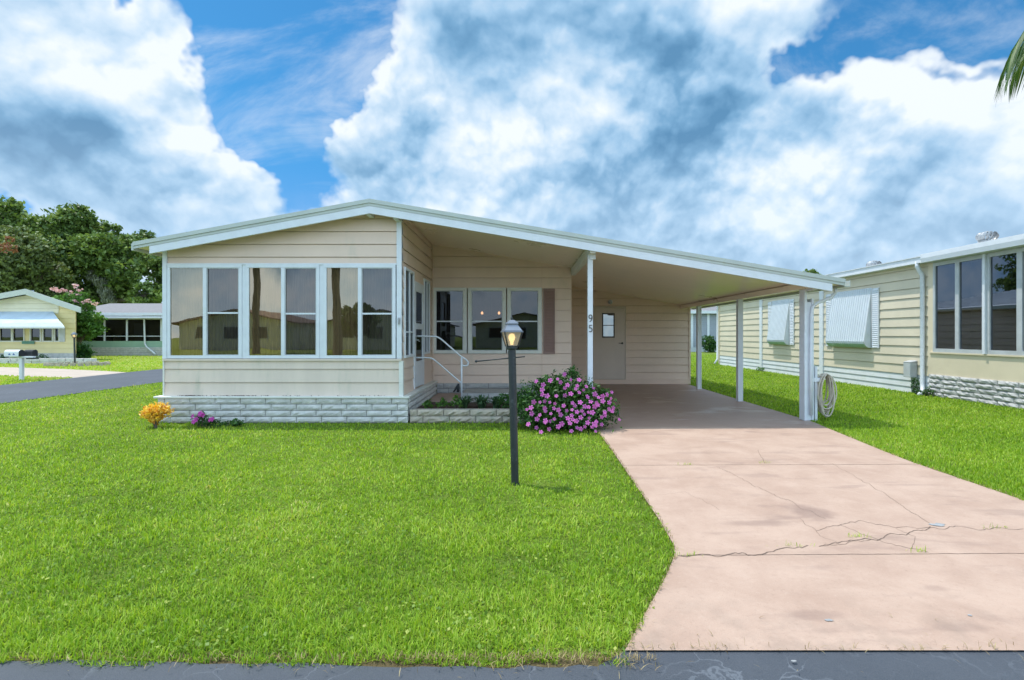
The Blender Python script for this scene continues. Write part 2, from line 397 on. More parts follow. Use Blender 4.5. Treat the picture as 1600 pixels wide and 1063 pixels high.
# ------------------------------------------------------------------ ground, roads, driveway
def sheet(name, pts, z, mat, **t):
    mb = MB(); mb.quad(*[(x, y, z) for x, y in pts]); return mb.build(name, mat, **t)
def ground_mat():
    m = bpy.data.materials.new('ground_grass'); m.use_nodes = True; t = NT(m.node_tree); b = t.n['Principled BSDF']
    co = t.node('ShaderNodeTexCoord').outputs['Object']
    n = t.noise(co, .7, 6, .6); n2 = t.noise(co, 60, 4, .7); n3 = t.noise(co, 4.5, 5, .6)
    c = t.ramp(t.m('ADD', t.m('MULTIPLY', n2, .6), t.m('MULTIPLY', n, .4)), [(.3, (.05, .085, .014)), (.5, (.13, .19, .025)), (.7, (.22, .30, .045))])
    c = t.mix(t.smooth(n3, .60, .78, 0, .5), c, (.22, .24, .06))
    x, y, z = t.sep(co)
    c = t.mix(t.m('MULTIPLY', t.smooth(y, 2.16, 2.04), t.smooth(y, -7, -5.6, 0, 1)), c, (.13, .10, .05))
    far = t.smooth(x, -13.4, -15.5)
    c = t.mix(t.m('MULTIPLY', far, .7), c, (.34, .40, .10))
    t.put(b.inputs['Base Color'], c); b.inputs['Roughness'].default_value = .9; b.inputs['Specular IOR Level'].default_value = .15
    bp = t.node('ShaderNodeBump'); bp.inputs['Strength'].default_value = .8; bp.inputs['Distance'].default_value = .03
    t.put(bp.inputs['Height'], n2); t.l.new(bp.outputs[0], b.inputs['Normal'])
    MATS['ground_grass'] = m
def asphalt_mat():
    m = bpy.data.materials.new('asphalt'); m.use_nodes = True; t = NT(m.node_tree); b = t.n['Principled BSDF']
    co = t.node('ShaderNodeTexCoord').outputs['Object']
    wn = t.node('ShaderNodeTexNoise'); t.put(wn.inputs[0], co); wn.inputs['Scale'].default_value = 4; wn.inputs['Detail'].default_value = 6
    wc = t.v('ADD', co, t.v('MULTIPLY', t.v('SUBTRACT', wn.outputs[1], (.5, .5, .5)), (.42, .42, 0)))
    vo = t.node('ShaderNodeTexVoronoi', feature='DISTANCE_TO_EDGE'); t.put(vo.inputs['Vector'], wc); vo.inputs['Scale'].default_value = 3.6
    vo2 = t.node('ShaderNodeTexVoronoi', feature='DISTANCE_TO_EDGE'); t.put(vo2.inputs['Vector'], wc); vo2.inputs['Scale'].default_value = 9
    br = t.smooth(t.noise(co, 1.6, 4, .6), .42, .62)
    ln = t.m('MULTIPLY', t.smooth(vo.outputs['Distance'], .018, .002), br)
    ln2 = t.m('MULTIPLY', t.smooth(vo2.outputs['Distance'], .03, .004), t.smooth(t.noise(co, 2.7, 4, .6), .55, .7, 0, .7))
    gr = t.noise(co, 220, 3, .7)
    base = t.mix(t.smooth(t.noise(co, 1.0, 6, .6), .3, .7), (.038, .047, .062), (.058, .068, .086))
    base = t.mix(t.smooth(gr, .35, .75, 0, .5), base, (.09, .10, .12))
    c = t.mix(t.m('MULTIPLY', t.m('MAXIMUM', ln, ln2), .5), base, (.16, .18, .21))
    t.put(b.inputs['Base Color'], c); b.inputs['Roughness'].default_value = .62
    bp = t.node('ShaderNodeBump'); bp.inputs['Strength'].default_value = .5; bp.inputs['Distance'].default_value = .006
    t.put(bp.inputs['Height'], gr); t.l.new(bp.outputs[0], b.inputs['Normal']); MATS['asphalt'] = m
def drive_mat():
    m = bpy.data.materials.new('driveway_paint'); m.use_nodes = True; t = NT(m.node_tree); b = t.n['Principled BSDF']
    co = t.node('ShaderNodeTexCoord').outputs['Object']
    x, y, z = t.sep(co)
    fine = t.noise(co, 160, 4, .7); mid = t.noise(co, 2.2, 8, .62, .3)
    st = t.noise(t.v('MULTIPLY', co, (1.2, 3.6, 1)), 1.1, 7, .6, .4)
    base = t.mix(t.smooth(mid, .3, .7), (.365, .248, .190), (.445, .318, .250))
    g2 = t.noise(co, 42, 5, .75)
    base = t.mix(t.smooth(g2, .54, .74, 0, .42), base, (.25, .168, .125)); base = t.mix(t.smooth(g2, .46, .28, 0, .40), base, (.47, .36, .29))
    base = t.mix(t.smooth(fine, .52, .8, 0, .45), base, (.24, .16, .118))
    base = t.mix(t.smooth(fine, .42, .2, 0, .4), base, (.50, .38, .30))
    base = t.mix(t.smooth(st, .53, .72, 0, .52), base, (.22, .148, .122))
    # carport shade put into the painted floor's colour, darker and redder under the roof
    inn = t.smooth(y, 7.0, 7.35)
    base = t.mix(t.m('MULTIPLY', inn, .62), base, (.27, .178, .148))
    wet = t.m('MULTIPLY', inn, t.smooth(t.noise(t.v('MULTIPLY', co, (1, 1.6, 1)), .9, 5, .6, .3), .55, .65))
    # two old tyre scuffs and stains
    def spot(cx, cy, rx, ry, s):
        dx = t.m('DIVIDE', t.m('SUBTRACT', x, cx), rx); dy = t.m('DIVIDE', t.m('SUBTRACT', y, cy), ry)
        r = t.m('SQRT', t.m('ADD', t.m('POWER', dx, 2), t.m('POWER', dy, 2)))
        r = t.m('ADD', r, t.m('MULTIPLY', t.m('SUBTRACT', mid, .5), 1.6))
        return t.m('MULTIPLY', t.smooth(r, 1.15, .4), s)
    stn = None
    for a in ((2.12, 3.72, .16, .20, .8), (1.65, 3.50, .34, .07, .6), (1.15, 4.6, .3, .06, .4), (2.2, 4.7, .25, .09, .4), (1.35, 2.35, .16, .05, .5), (1.95, 2.25, .12, .04, .4), (3.35, 4.4, .3, .05, .4), (2.1, 2.6, .1, .05, .4), (1.9,5.6,.3,.08,.35)):
        q = spot(*a); stn = q if stn is None else t.m('MAXIMUM', stn, q)
    base = t.mix(t.m('MULTIPLY', stn, .7), base, (.185, .12, .10))
    eg = t.smooth(t.noise(co, 6, 5, .6), .45, .7)
    nr = t.m('MULTIPLY', t.smooth(y, 2.75, 2.1), t.m('MULTIPLY', eg, .35))
    base = t.mix(nr, base, (.23, .175, .14))
    t.put(b.inputs['Base Color'], base)
    t.put(b.inputs['Roughness'], t.m('SUBTRACT', .82, t.m('ADD', t.m('MULTIPLY', inn, .28), t.m('MULTIPLY', wet, .2))))
    bp = t.node('ShaderNodeBump'); bp.inputs['Strength'].default_value = .35; bp.inputs['Distance'].default_value = .006
    t.put(bp.inputs['Height'], fine); t.l.new(bp.outputs[0], b.inputs['Normal']); MATS['driveway_paint'] = m
ground_mat(); asphalt_mat(); drive_mat()

def jit(a, b, n, amp, seed):
    """noisy edge from a to b"""
    r = random.Random(seed); out = []
    for i in range(n):
        f = i/n; dx, dy = b[0]-a[0], b[1]-a[1]; L = math.hypot(dx, dy); o = (r.random()-.5)*2*amp
        out.append((a[0]+dx*f-dy/L*o, a[1]+dy*f+dx/L*o))
    return out
sheet('ground', [(-600, -300), (600, -300), (600, 900), (-600, 900)], 0, 'ground_grass', kind='structure')
EDGE = jit((-40, 2.03), (-2.2, 2.05), 60, .008, 1)+jit((-2.2, 2.05), (-.45, 2.0), 20, .012, 2)+jit((-.45, 2.0), (.37, 2.0), 12, .012, 3)+[(.43, 2.10)]+jit((.45, 2.10), (8, 2.10), 30, .004, 4)+[(40, 2.1)]
sheet('street', EDGE+[(40, -5.5), (-40, -5.5)], .006, 'asphalt', kind='structure')
sheet('side_road', [(-9.75, 2.04), (-9.85, 14), (-9.9, 22), (-10.6, 30), (-13, 40), (-17, 44), (-16, 36), (-14.2, 28), (-13.75, 20), (-13.4, 13), (-13.3, 2.04)], .010, 'asphalt', kind='structure')
DL = [(.43, 2.09), (.50, 2.22), (.59, 2.385), (.78, 2.73), (.90, 2.98), (.945, 3.12), (.975, 3.6), (1.0, 4.5), (1.03, 5.6), (1.05, 7.03), (1.06, 7.6)]
DR = [(4.42, 13.6), (4.38, 10), (4.36, 7.6), (4.26, 7.05), (4.06, 5.8), (3.98, 5.2), (3.93, 4.0), (3.95, 3.0), (4.2, 2.5), (4.6, 2.09)]
sheet('driveway', DL+[(1.06, 13.6)]+DR, .014, 'driveway_paint', kind='structure')
sheet('far_driveway', [(-26, 21.6), (-21.1, 20.8), (-17.5, 19.6), (-14.8, 18.4), (-13.66, 17.8), (-13.5, 15.4), (-14.3, 15.75), (-16.5, 16.3), (-26, 17.0)], .007, 'concrete', kind='structure')
sheet('far_path', [(-25.2, 25.9), (-22.2, 25.9), (-22.2, 26.5), (-25.2, 26.5)], .007, 'concrete', kind='structure')

def xleft(y): return np.interp(y, [p[1] for p in DL], [p[0] for p in DL])
def xright(y): return np.interp(y, [p[1] for p in DR[::-1]], [p[0] for p in DR[::-1]])

# joints and cracks in the driveway: thin dark filled seams
cr = MB()
def crack(pts, w=.006, seed=0, z=.0155, amp=.034, mb=None, step=.02):
    mb = mb or cr
    r = random.Random(seed); P = []
    for (x0, y0), (x1, y1) in zip(pts, pts[1:]):
        n = max(1, int(math.hypot(x1-x0, y1-y0)/step))
        for i in range(n): P.append((x0+(x1-x0)*i/n, y0+(y1-y0)*i/n))
    P.append(pts[-1]); Q = []
    for i, (x, y) in enumerate(P):
        o = mnoise.noise(Vector((x*9+seed, y*9, seed)))*amp*1.5+mnoise.noise(Vector((x*34+seed, y*34, seed)))*amp*.7
        Q.append((x+o*.6, y+o))
    for i in range(len(Q)-1):
        (x0, y0), (x1, y1) = Q[i], Q[i+1]; L = math.hypot(x1-x0, y1-y0)+1e-9; nx, ny = -(y1-y0)/L, (x1-x0)/L
        a = w*.62*(.5+.7*abs(mnoise.noise(Vector((x0*14, y0*14, seed+3.3)))))*.9; b = w*.62*(.5+.7*abs(mnoise.noise(Vector((x1*14, y1*14, seed+3.3)))))*.9
        mb.quad((x0-nx*a, y0-ny*a, z), (x1-nx*b, y1-ny*b, z), (x1+nx*b, y1+ny*b, z), (x0+nx*a, y0+ny*a, z))
def G(px, py): Y = 1040/(py-524); return ((px-812)*Y/800, Y)
crack([(1.02, 5.06), (4.0, 5.10)], .008, 1, amp=.003)
crack([(.94, 2.99), (3.95, 3.03)], .0065, 2, amp=.003)
crack([G(1058, 873), G(1195, 870), G(1215, 862), G(1262, 858)], .010, 3)
crack([G(1275, 831), G(1312, 823), G(1345, 817), G(1400, 829), G(1460, 828), G(1560, 829), G(1600, 831)], .005, 4)
crack([G(1280, 857), G(1320, 850), G(1370, 846), G(1400, 838), G(1455, 829)], .009, 5)
crack([G(1370, 846), G(1300, 856), G(1280, 857)], .004, 6)
crack([G(1312, 823), G(1350, 840), G(1372, 847), G(1400, 856), G(1450, 866)], .004, 7)
crack([G(1120, 731), G(1180, 762), G(1240, 790), G(1290, 815)], .0035, 8)
crack([G(1345, 752), G(1390, 780), G(1440, 815), G(1462, 824)], .004, 9)
crack([G(1184, 706), G(1195, 727)], .005, 10)
crack([G(1300, 727), G(1345, 752)], .003, 11)
crack([G(1030, 775), G(1070, 772), G(1100, 785), G(1125, 800)], .002, 12)
crack([G(1250, 815), G(1290, 845), G(1310, 853)], .003, 13)
crack([G(1400, 829), G(1430, 842), G(1425, 862)], .003, 14)
cr.build('crack_lines', 'crack', kind='structure')
pt = MB()
for cx, cy, r, sd_ in (( *G(1466, 824), .05, 1), (*G(1296, 975), .016, 3), (*G(1515, 967), .010, 4), (*G(1240,1040),.010,5)):
    rr = random.Random(sd_); k = 14
    pt.quad(*[(cx+math.cos(6.283*i/k)*r*rr.uniform(.5, 1.2)*1.3, cy+math.sin(6.283*i/k)*r*rr.uniform(.5, 1.2)*.7, .0175) for i in range(k)])
pt.build('patch_spots', 'patch_grey', kind='structure')

# ------------------------------------------------------------------ grass blades
def grass(name, P, ln, wd, mat='grass', lean=.9, rng=RNG, z=0.0, rbias=0, clumpy=False, **t):
    nz = None
    n = len(P); az = rng.uniform(0, 2*np.pi, n); L = ln*rng.uniform(.55, 1.35, n)
    if clumpy:
        a_ = np.array([mnoise.noise(Vector((x_*7, y_*7, 1))) for x_, y_ in P]); b_ = np.array([mnoise.noise(Vector((x_*1.6, y_*1.6, 5))) for x_, y_ in P]); c_ = np.array([mnoise.noise(Vector((x_*22, y_*22, 9))) for x_, y_ in P])
        L = L*(1+.75*a_+.35*b_+.45*c_).clip(.35, 2.0); rbias = rbias+.20*a_+.22*b_+.18*c_
    Wd = wd*rng.uniform(.6, 1.3, n)
    le = np.abs(rng.normal(0, lean, n)).clip(0, 2.2)
    dx, dy = np.cos(az), np.sin(az); h = L/np.sqrt(1+le**2); out = h*le
    B = np.stack([P[:, 0], P[:, 1], np.full(n, z)], 1)
    side = np.stack([-dy*Wd*.5, dx*Wd*.5, np.zeros(n)], 1)
    mid = B+np.stack([dx*out*.35, dy*out*.35, h*.62], 1); tip = B+np.stack([dx*out, dy*out, h], 1)
    V = np.stack([B-side*.6, B+side*.6, mid+side, mid-side, tip], 1).reshape(-1, 3)
    i = np.arange(n)*5
    lp = np.stack([i, i+1, i+2, i+3, i+3, i+2, i+4], 1).ravel(); sz = np.tile([4, 3], n)
    r = np.clip(rng.beta(2.0, 2.4, n)+rbias, 0, 1)
    return poly_soup(name, V, lp, sz, np.repeat(r, 5), mat, **t)
def scatter(n, ymin, ymax, xlo, xhi, rng=RNG):
    """density ~ 1/Y^2: uniform in log Y with width ~ Y"""
    y = ymin*(ymax/ymin)**rng.uniform(0, 1, n); a = rng.uniform(xlo, xhi, n); return np.stack([a*y, y], 1)
P = scatter(330000, 2.0, 34, -1.18, .42)
x, y = P[:, 0], P[:, 1]
edge_n = np.array([.02*mnoise.noise(Vector((float(q)*3, 0, 0))) for q in y[:1]])
keep = (y > 2.01+.02*np.sin(x*9)+.012*np.sin(x*31)) & (x > -9.85) & (x < xleft(y)+.012*np.sin(y*17)+.012*np.sin(y*53))
keep &= ~((x > -5.36) & (y > 7.53)) & (y < 33)
# bare corner where lawn, street and driveway meet
keep &= ~((x > .15) & (y < 2.12) & (RNG.uniform(0, 1, len(x)) < .7))
A = P[keep]
d = A[:, 1]
wdt = np.clip(.0042*(d/3.0)**.85, .0042, .03); lnn = np.where(d < 12, .050, .06)
# worn patch by the lamp
nearp = np.exp(-(((A[:, 0]-.22)/.16)**2+((A[:, 1]-4.45)/.12)**2)); A = A[RNG.uniform(0, 1, len(A)) > nearp*.7]
d = A[:, 1]; wdt = np.clip(.0062*(d/3.0)**.8, .005, .03)
grass('lawn_grass', A, .033, wdt*.9, lean=1.4, clumpy=True, kind='stuff')
# small round leaved weeds creeping through the near turf
wp = []
rw = random.Random(12)
for _ in range(380):
    y_ = 2.05*(4.6/2.05)**rw.random(); x_ = y_*rw.uniform(-1.1, .3)
    if x_ > xleft(y_)-.06: continue
    if mnoise.noise(Vector((x_*1.3, y_*1.3, 20))) < -.05 and rw.random() < .8: continue
    for _k in range(rw.randint(4, 12)): wp.append((x_+rw.gauss(0, .05), y_+rw.gauss(0, .04), rw.uniform(.015, .042)))
wp = np.array(wp); wp = wp[wp[:, 1] > 2.03]
V, l_, s_, r_0 = leaf_cloud(wp, .018, .75, 1.2, None, RNG)
leafmat('weed_leaf', [(0, (.10, .20, .03)), (.6, (.22, .34, .05)), (1, (.40, .46, .09))], .35)
poly_soup('clover_weeds', V, l_, s_, r_0, 'weed_leaf', kind='stuff')
P = scatter(210000, 3.3, 34, .325, 1.15)
x, y = P[:, 0], P[:, 1]
keep = (x > np.where(y < 13.6, xright(y)+.012*np.sin(y*23)+.012*np.sin(y*61), 4.55)) & (x < np.where(y < 11, 8.78, 8.83)) | ((y > 22.7) & (x > 4.6))
A = P[keep]; grass('side_grass', A, .040, np.clip(.0045*(A[:, 1]/3.0)**.9, .0045, .035), kind='stuff')
P = scatter(60000, 13, 36, -1.2, -.35); x, y = P[:, 0], P[:, 1]
keep = (x < np.interp(y, [13, 20, 28, 36], [-13.4, -13.75, -14.2, -16])) & ~((x > -26) & (y > np.interp(-x, [13.5, 16.5, 26], [15.5, 16.3, 17.0])) & (y < np.interp(-x, [13.6, 14.8, 17.5, 21.1, 26], [17.8, 18.4, 19.6, 20.8, 21.6]))) & ~((x < -21.2) & (y > 23.4) & (y < 26.6)) & (y < 32.4)
grass('far_grass', P[keep], .05, .035, rbias=.30, kind='stuff')
# runners and dead thatch along the street edge
k = 1300; ex = RNG.uniform(-2.3, .55, k)
ey = 2.02+np.abs(RNG.normal(0, .018, k))*np.where(RNG.uniform(0, 1, k) < .25, -2.2, 1)
sel = (ex > -.5) | (RNG.uniform(0, 1, k) < .25)
leafmat('thatch', [(0, (.22, .15, .07)), (1, (.42, .34, .17))], .2)
ys_ = RNG.uniform(2.1, 7.0, 2600); xs_ = np.where(RNG.uniform(0, 1, 2600) < .5, xleft(ys_)-np.abs(RNG.normal(0, .012, 2600))+.012, xright(ys_)+np.abs(RNG.normal(0, .02, 2600))-.015)
fr_ = RNG.uniform(0, 1, 2600) < .55*(3/ys_)**.5
xd_ = RNG.uniform(.45, 3.9, 420); yd_ = 2.10+RNG.normal(0, .010, 420)+np.where(RNG.uniform(0, 1, 420) < .2, RNG.normal(0, .12, 420), 0)
grass('dry_thatch', np.concatenate([np.stack([ex, ey], 1)[sel], np.stack([xs_, ys_], 1)[fr_], np.stack([xd_, yd_], 1)[:230]]),   .03, .003, 'thatch', lean=2.2, z=.0145, kind='stuff')
# tufts growing out of the seams
tp = []
for px, py, s, n in ((1075, 729, .05, 26), (1195, 726, .03, 22), (1340, 843, .04, 26), (1235, 857, .05, 20), (1433, 866, .03, 18), (1558, 829, .04, 18), (1075, 872, .04, 24)):
    gx, gy = G(px, py); tp += [(gx+random.gauss(0, s), gy+random.gauss(0, .008)) for _ in range(n)]
grass('seam_weeds', np.array(tp), .035, .003, lean=1.4, z=.014, rbias=.1, kind='stuff')

# ------------------------------------------------------------------ wall helpers
class Frame:
    """a wall plane: 'F' faces -Y at y=c, 'R' faces +X at x=c, 'L' faces -X at x=c; u runs along the wall"""
    def __init__(s, kind, c): s.k = kind; s.c = c
    def P(s, u, z, n=0):
        if s.k == 'F': return (u, s.c-n, z)
        if s.k == 'R': return (s.c+n, u, z)
        return (s.c-n, u, z)
    def box(s, mb, u0, u1, z0, z1, n0, n1, mi=0):
        a = s.P(u0, z0, n0); b = s.P(u1, z1, n1); mb.box(a[0], b[0], a[1], b[1], a[2], b[2], mi)
def clip(poly, a, b):
    """keep z <= a+b*u"""
    out = []
    for i in range(len(poly)):
        p, q = poly[i], poly[(i+1) % len(poly)]; fp = a+b*p[0]-p[1]; fq = a+b*q[0]-q[1]
        if fp >= 0: out.append(p)
        if fp*fq < 0: t_ = fp/(fp-fq); out.append((p[0]+(q[0]-p[0])*t_, p[1]+(q[1]-p[1])*t_))
    return out
def siding(mb, fr, u0, u1, z0, z1, pitch, holes=(), tops=(), off=.016, phase=0.0, base=0.0, gap=.010, inner=False):
    if gap and not inner:      # plain backing sheet, seen only in the shadow gaps between the laps
        siding(mb, fr, u0, u1, z0, z1, z1-z0+.01, holes, tops, .0, 0, base-.012, 0, True)
    z = z0-phase
    while z < z1:
        zb, zt = max(z, z0), min(z+pitch-gap, z1)
        if zt <= zb: z += pitch; continue
        cuts = sorted({zb, zt}|{h[k] for h in holes for k in (2, 3) if zb < h[k] < zt})
        for a, b in zip(cuts, cuts[1:]):
            iv = [(u0, u1)]
            for h in holes:
                if h[2] < b-1e-6 and h[3] > a+1e-6:
                    nv = []
                    for p, q in iv:
                        if h[0] > p: nv.append((p, min(q, h[0])))
                        if h[1] < q: nv.append((max(p, h[1]), q))
                    iv = [w for w in nv if w[1]-w[0] > 1e-4]
            for p, q in iv:
                poly = [(p, a), (q, a), (q, b), (p, b)]
                for t_ in tops: poly = clip(poly, *t_)
                if len(poly) >= 3:
                    mb.quad(*[fr.P(u_, z_, base+off*(1-(z_-z)/pitch)) for u_, z_ in poly])
                if a == zb and z >= z0-1e-6:
                    pp, qq = p, q
                    for A_, B_ in tops:   # clip lip to where wall is taller than this course
                        fp, fq = A_+B_*pp-a, A_+B_*qq-a
                        if fp < 0 and fq < 0: pp = qq
                        elif fp < 0: pp = pp+(qq-pp)*(-fp)/(fq-fp)
                        elif fq < 0: qq = pp+(qq-pp)*fp/(fp-fq)
                    if qq-pp > 1e-3: mb.quad(fr.P(pp, a, base-.01), fr.P(qq, a, base-.01), fr.P(qq, a, base+off), fr.P(pp, a, base+off))
        z += pitch
def blocks(mb, fr, u0, u1, z0, z1, h, L, base=0.0, depth=.03, gap=.009, seed=0, nx=9, nz=3, rough=.007, shift=.5):
    r = random.Random(seed); fr.box(mb, u0, u1, z0, z1, base-.02, base+.0, 1)
    z = z1; row = 0
    while z > z0+.004:
        zb = max(z-h+gap, z0); u = u0-(L*shift if row % 2 else 0)-(0 if row % 2 else L*.72)
        while u < u1:
            a, b = max(u, u0), min(u+L-gap, u1)
            if b-a > .02:
                g = {}
                k = max(2, int(nx*(b-a)/L))
                i0 = len(mb.v)
                for j in range(nz+1):
                    for i in range(k+1):
                        e = (i in (0, k)) or (j in (0, nz))
                        n_ = base+depth*(.55 if e else 1)+(0 if e else r.uniform(-rough, rough))
                        mb.v.append(fr.P(a+(b-a)*i/k, zb+(z-zb)*j/nz, n_))
                for j in range(nz):
                    for i in range(k):
                        q = i0+j*(k+1)+i; mb.f.append((q, q+1, q+k+2, q+k+1)); mb.mi.append(0)
                c = [fr.P(a, zb, base), fr.P(b, zb, base), fr.P(b, z, base), fr.P(a, z, base)]
                o = [fr.P(a, zb, base+depth*.55), fr.P(b, zb, base+depth*.55), fr.P(b, z, base+depth*.55), fr.P(a, z, base+depth*.55)]
                for i in range(4): mb.quad(c[i], c[(i+1) % 4], o[(i+1) % 4], o[i])
            u += L
        z -= h; row += 1
def window(parent, fr, u0, u1, z0, z1, cells, n0=-.01, n1=.035, fw=.035, frame_mat='white_metal', name='window', gm=('glass_sun', 'glass_screen'), **t):
    """cells: list of (ua, ub, kind, rail z or None); kind 0 plain, 1 screened sash"""
    f = MB(); fr.box(f, u0, u1, z0, z0+fw, n0, n1); fr.box(f, u0, u1, z1-fw, z1, n0, n1)
    us = [u0]+[c for cell in cells for c in cell[:2]]+[u1]
    for a, b in zip(us[::2], us[1::2]): fr.box(f, a, b, z0+fw, z1-fw, n0, n1-.001)
    w = f.build(name, frame_mat, parent, bevel=.003, **t)
    panes = [MB(), MB()]; sash = MB()
    for ua, ub, kind, rail in cells:
        a, b = z0+fw, z1-fw; n = .004 if kind else .012
        p = fr.P(ua, a, n), fr.P(ub, a, n), fr.P(ub, b, n), fr.P(ua, b, n)
        panes[kind].quad(*(p if fr.k != 'L' else p[::-1]))
        if kind:
            s_ = .012
            fr.box(sash, ua+.0005, ua+s_, a, b, .006, .02, 0); fr.box(sash, ub-s_, ub-.0005, a, b, .006, .02, 0)
            fr.box(sash, ua+s_, ub-s_, a+.0005, a+s_, .006, .02, 0); fr.box(sash, ua+s_, ub-s_, b-s_, b-.0005, .006, .02, 0)
        if rail: fr.box(sash, ua+.0125, ub-.0125, rail-.012, rail+.012, .0055, .024, 1)
    for k in (0, 1):
        if panes[k].f: panes[k].build('glass_pane', gm[k], w)
    if sash.f: sash.build('sash', ['gray_metal', 'white_metal'], w)
    return w

# ------------------------------------------------------------------ the home
home = empty('manufactured_home', (0, 0, 0), label='beige manufactured home with long low gable roof, enclosed sunroom and open carport, house number 95', cat='house')
RX, RZ = -2.16, 3.25; LX, LZ = -5.55, 2.63; EX, EZ = 4.67, 2.10
SL = (RZ-LZ)/(RX-LX); SR = (EZ-RZ)/(EX-RX)
def rtop(x): return LZ+(x-LX)*SL if x < RX else RZ+(x-RX)*SR
TH = .07
YF, YB = 7.38, 18.5
def ceilz(x): return rtop(x)-TH
TOPS = [(LZ-TH-LX*SL, SL), (RZ-TH-RX*SR, SR)]
YS, XS, YR, YK = 7.62, -1.75, 10.2, 13.5      # sunroom face, side wall, recessed wall, carport back wall
FS, FSIDE, FRW, FK = Frame('F', YS), Frame('R', XS), Frame('F', YR), Frame('F', YK)
FL = Frame('L', -5.28)
XR = 1.03; RZT = 2.25

def butt(fr, u, z0, z1): s_ = MB(); fr.box(s_, u-.003, u+.003, z0, z1, .0, .019); s_.build('butt_strip', 'siding', home)
for u_, z0_, z1_ in ((-.55, RZT, 2.62),): butt(FRW, u_, z0_, z1_)
# roof
rf = MB()
rf.prism([(LX, YF, LZ), (RX, YF, RZ), (EX, YF, EZ), (EX, YF, EZ-.03), (RX, YF, RZ-.03), (LX, YF, LZ-.03)], (0, YB-YF, 0))
for i in range(1, 34):                                     # standing pan ribs
    xx = LX+i*(EX-LX)/34
    rf.box(xx-.012, xx+.012, YF+.01, YB-.01, rtop(xx)-.004, rtop(xx)+.022)
roof = rf.build('roof', 'roof_white', home)
c = MB()
c.prism([(LX+.02, YF+.03, LZ-.031), (RX, YF+.03, RZ-.031), (EX-.02, YF+.03, EZ-.031), (EX-.02, YF+.03, ceilz(EX)+.0), (RX, YF+.03, RZ-TH), (LX+.02, YF+.03, LZ-TH)], (0, YB-YF-.06, 0))
c.build('ceiling', 'ceiling', home)
f = MB()   # upper strip (drip edge), a little proud, then the white fascia board
def strip(mb, x0, x1, top, bot, y0, y1, mi=0, inset=0):
    for a, b in ((x0, RX), (RX, x1)):
        mb.prism([(a, y0, rtop(a)+top), (b, y0, rtop(b)+top), (b, y0, rtop(b)+bot), (a, y0, rtop(a)+bot)], (0, y1-y0, 0), mi)
strip(f, LX-.01, EX+.01, .012, -.045, YF-.03, YF-.002)
strip(f, LX-.01, EX+.01, -.047, -.085, YF-.018, YF-.002)
f.build('drip_edge', 'fascia_upper', home)
f = MB(); strip(f, LX+.22, EX-.17, -.087, -.195, YF-.012, YF+.025)
f.build('fascia', 'white_metal', home)
f = MB(); f.prism([(LX-.035, YF-.02, LZ-.01), (LX-.035, YB, LZ-.01), (LX-.035, YB, LZ-.11), (LX-.035, YF-.02, LZ-.11)], (.03, 0, 0))
f.build('eave_trim', 'fascia_upper', home)
f = MB()   # gutter on the low side: open trough
gx = EX+.012
f.prism([(gx, YF, EZ-.01), (gx, YF, EZ-.10), (gx+.085, YF, EZ-.10), (gx+.085, YF, EZ-.01), (gx+.075, YF, EZ-.01), (gx+.075, YF, EZ-.09), (gx+.01, YF, EZ-.09), (gx+.01, YF, EZ-.01)], (0, 6.6, 0))
f.build('gutter', 'fascia_upper', home)
# beam ends under the fascia
for bx, zz in ((-2.19, .0), (-1.80, .0)):
    b = MB(); z_ = ceilz(bx)-.005; b.box(bx-.035, bx+.035, YF+.028, YS-.02, z_-.13, z_-.001); b.build('beam_end', 'white_metal', home, bevel=.006)

# sunroom walls
wx = [(-5.23, -4.12), (-4.06, -2.97), (-2.91, -1.84)]
WZ0, WZ1 = .955, 2.345
s = MB(); siding(s, FS, -5.27, XS-.06, WZ1+.0, 3.3, .19, (), TOPS, phase=.07); s.build('upper_siding', 'siding', home)
s = MB(); siding(s, FS, -5.27, XS-.02, .40, WZ0-.03, .2, (), (), base=.01, phase=.0)
FS.box(s, -5.29, XS+.0, WZ0-.035, WZ0-.005, -.02, .045)
s.build('lower_siding', 'siding_low', home)
s = MB()
FS.box(s, -5.30, -5.235, WZ0-.003, ceilz(-5.28)-.005, -.02, .03); s.build('corner_post', 'white_metal', home, bevel=.004)
s = MB(); FS.box(s, XS-.075, XS+.0, WZ0-.003, ceilz(XS)-.04, -.10, .035); s.build('corner_post', 'white_metal', home, bevel=.004)
s = MB(); FS.box(s, -5.235, XS-.0755, WZ1-.002, WZ1+.022, -.02, .028); s.build('head_trim', 'white_metal', home, bevel=.004)
s = MB(); FS.box(s, XS-.04, XS+.022, .40, WZ0-.036, -.03, .034); s.build('corner_trim', 'white_trim', home); s = MB(); FS.box(s, -5.29, -5.27, .40, WZ0-.036, -.03, .034); s.build('corner_trim', 'white_trim', home)
for u in (-4.09, -2.94): hs = MB(); FS.box(hs, u-.029, u+.029, WZ0, WZ1-.003, -.02, .018); hs.build('mullion', 'white_metal', home)
for i, (a, b) in enumerate(wx):
    m1 = a+(b-a)*.50; 
    cells = [(a+.045, m1-.025, 0, None), (m1+.028, b-.048, 1, 1.62 if i else 1.63)]
    lab = None
    w = window(home, FS, a, b, WZ0, WZ1, cells, n0=-.03, n1=.03, fw=.045)
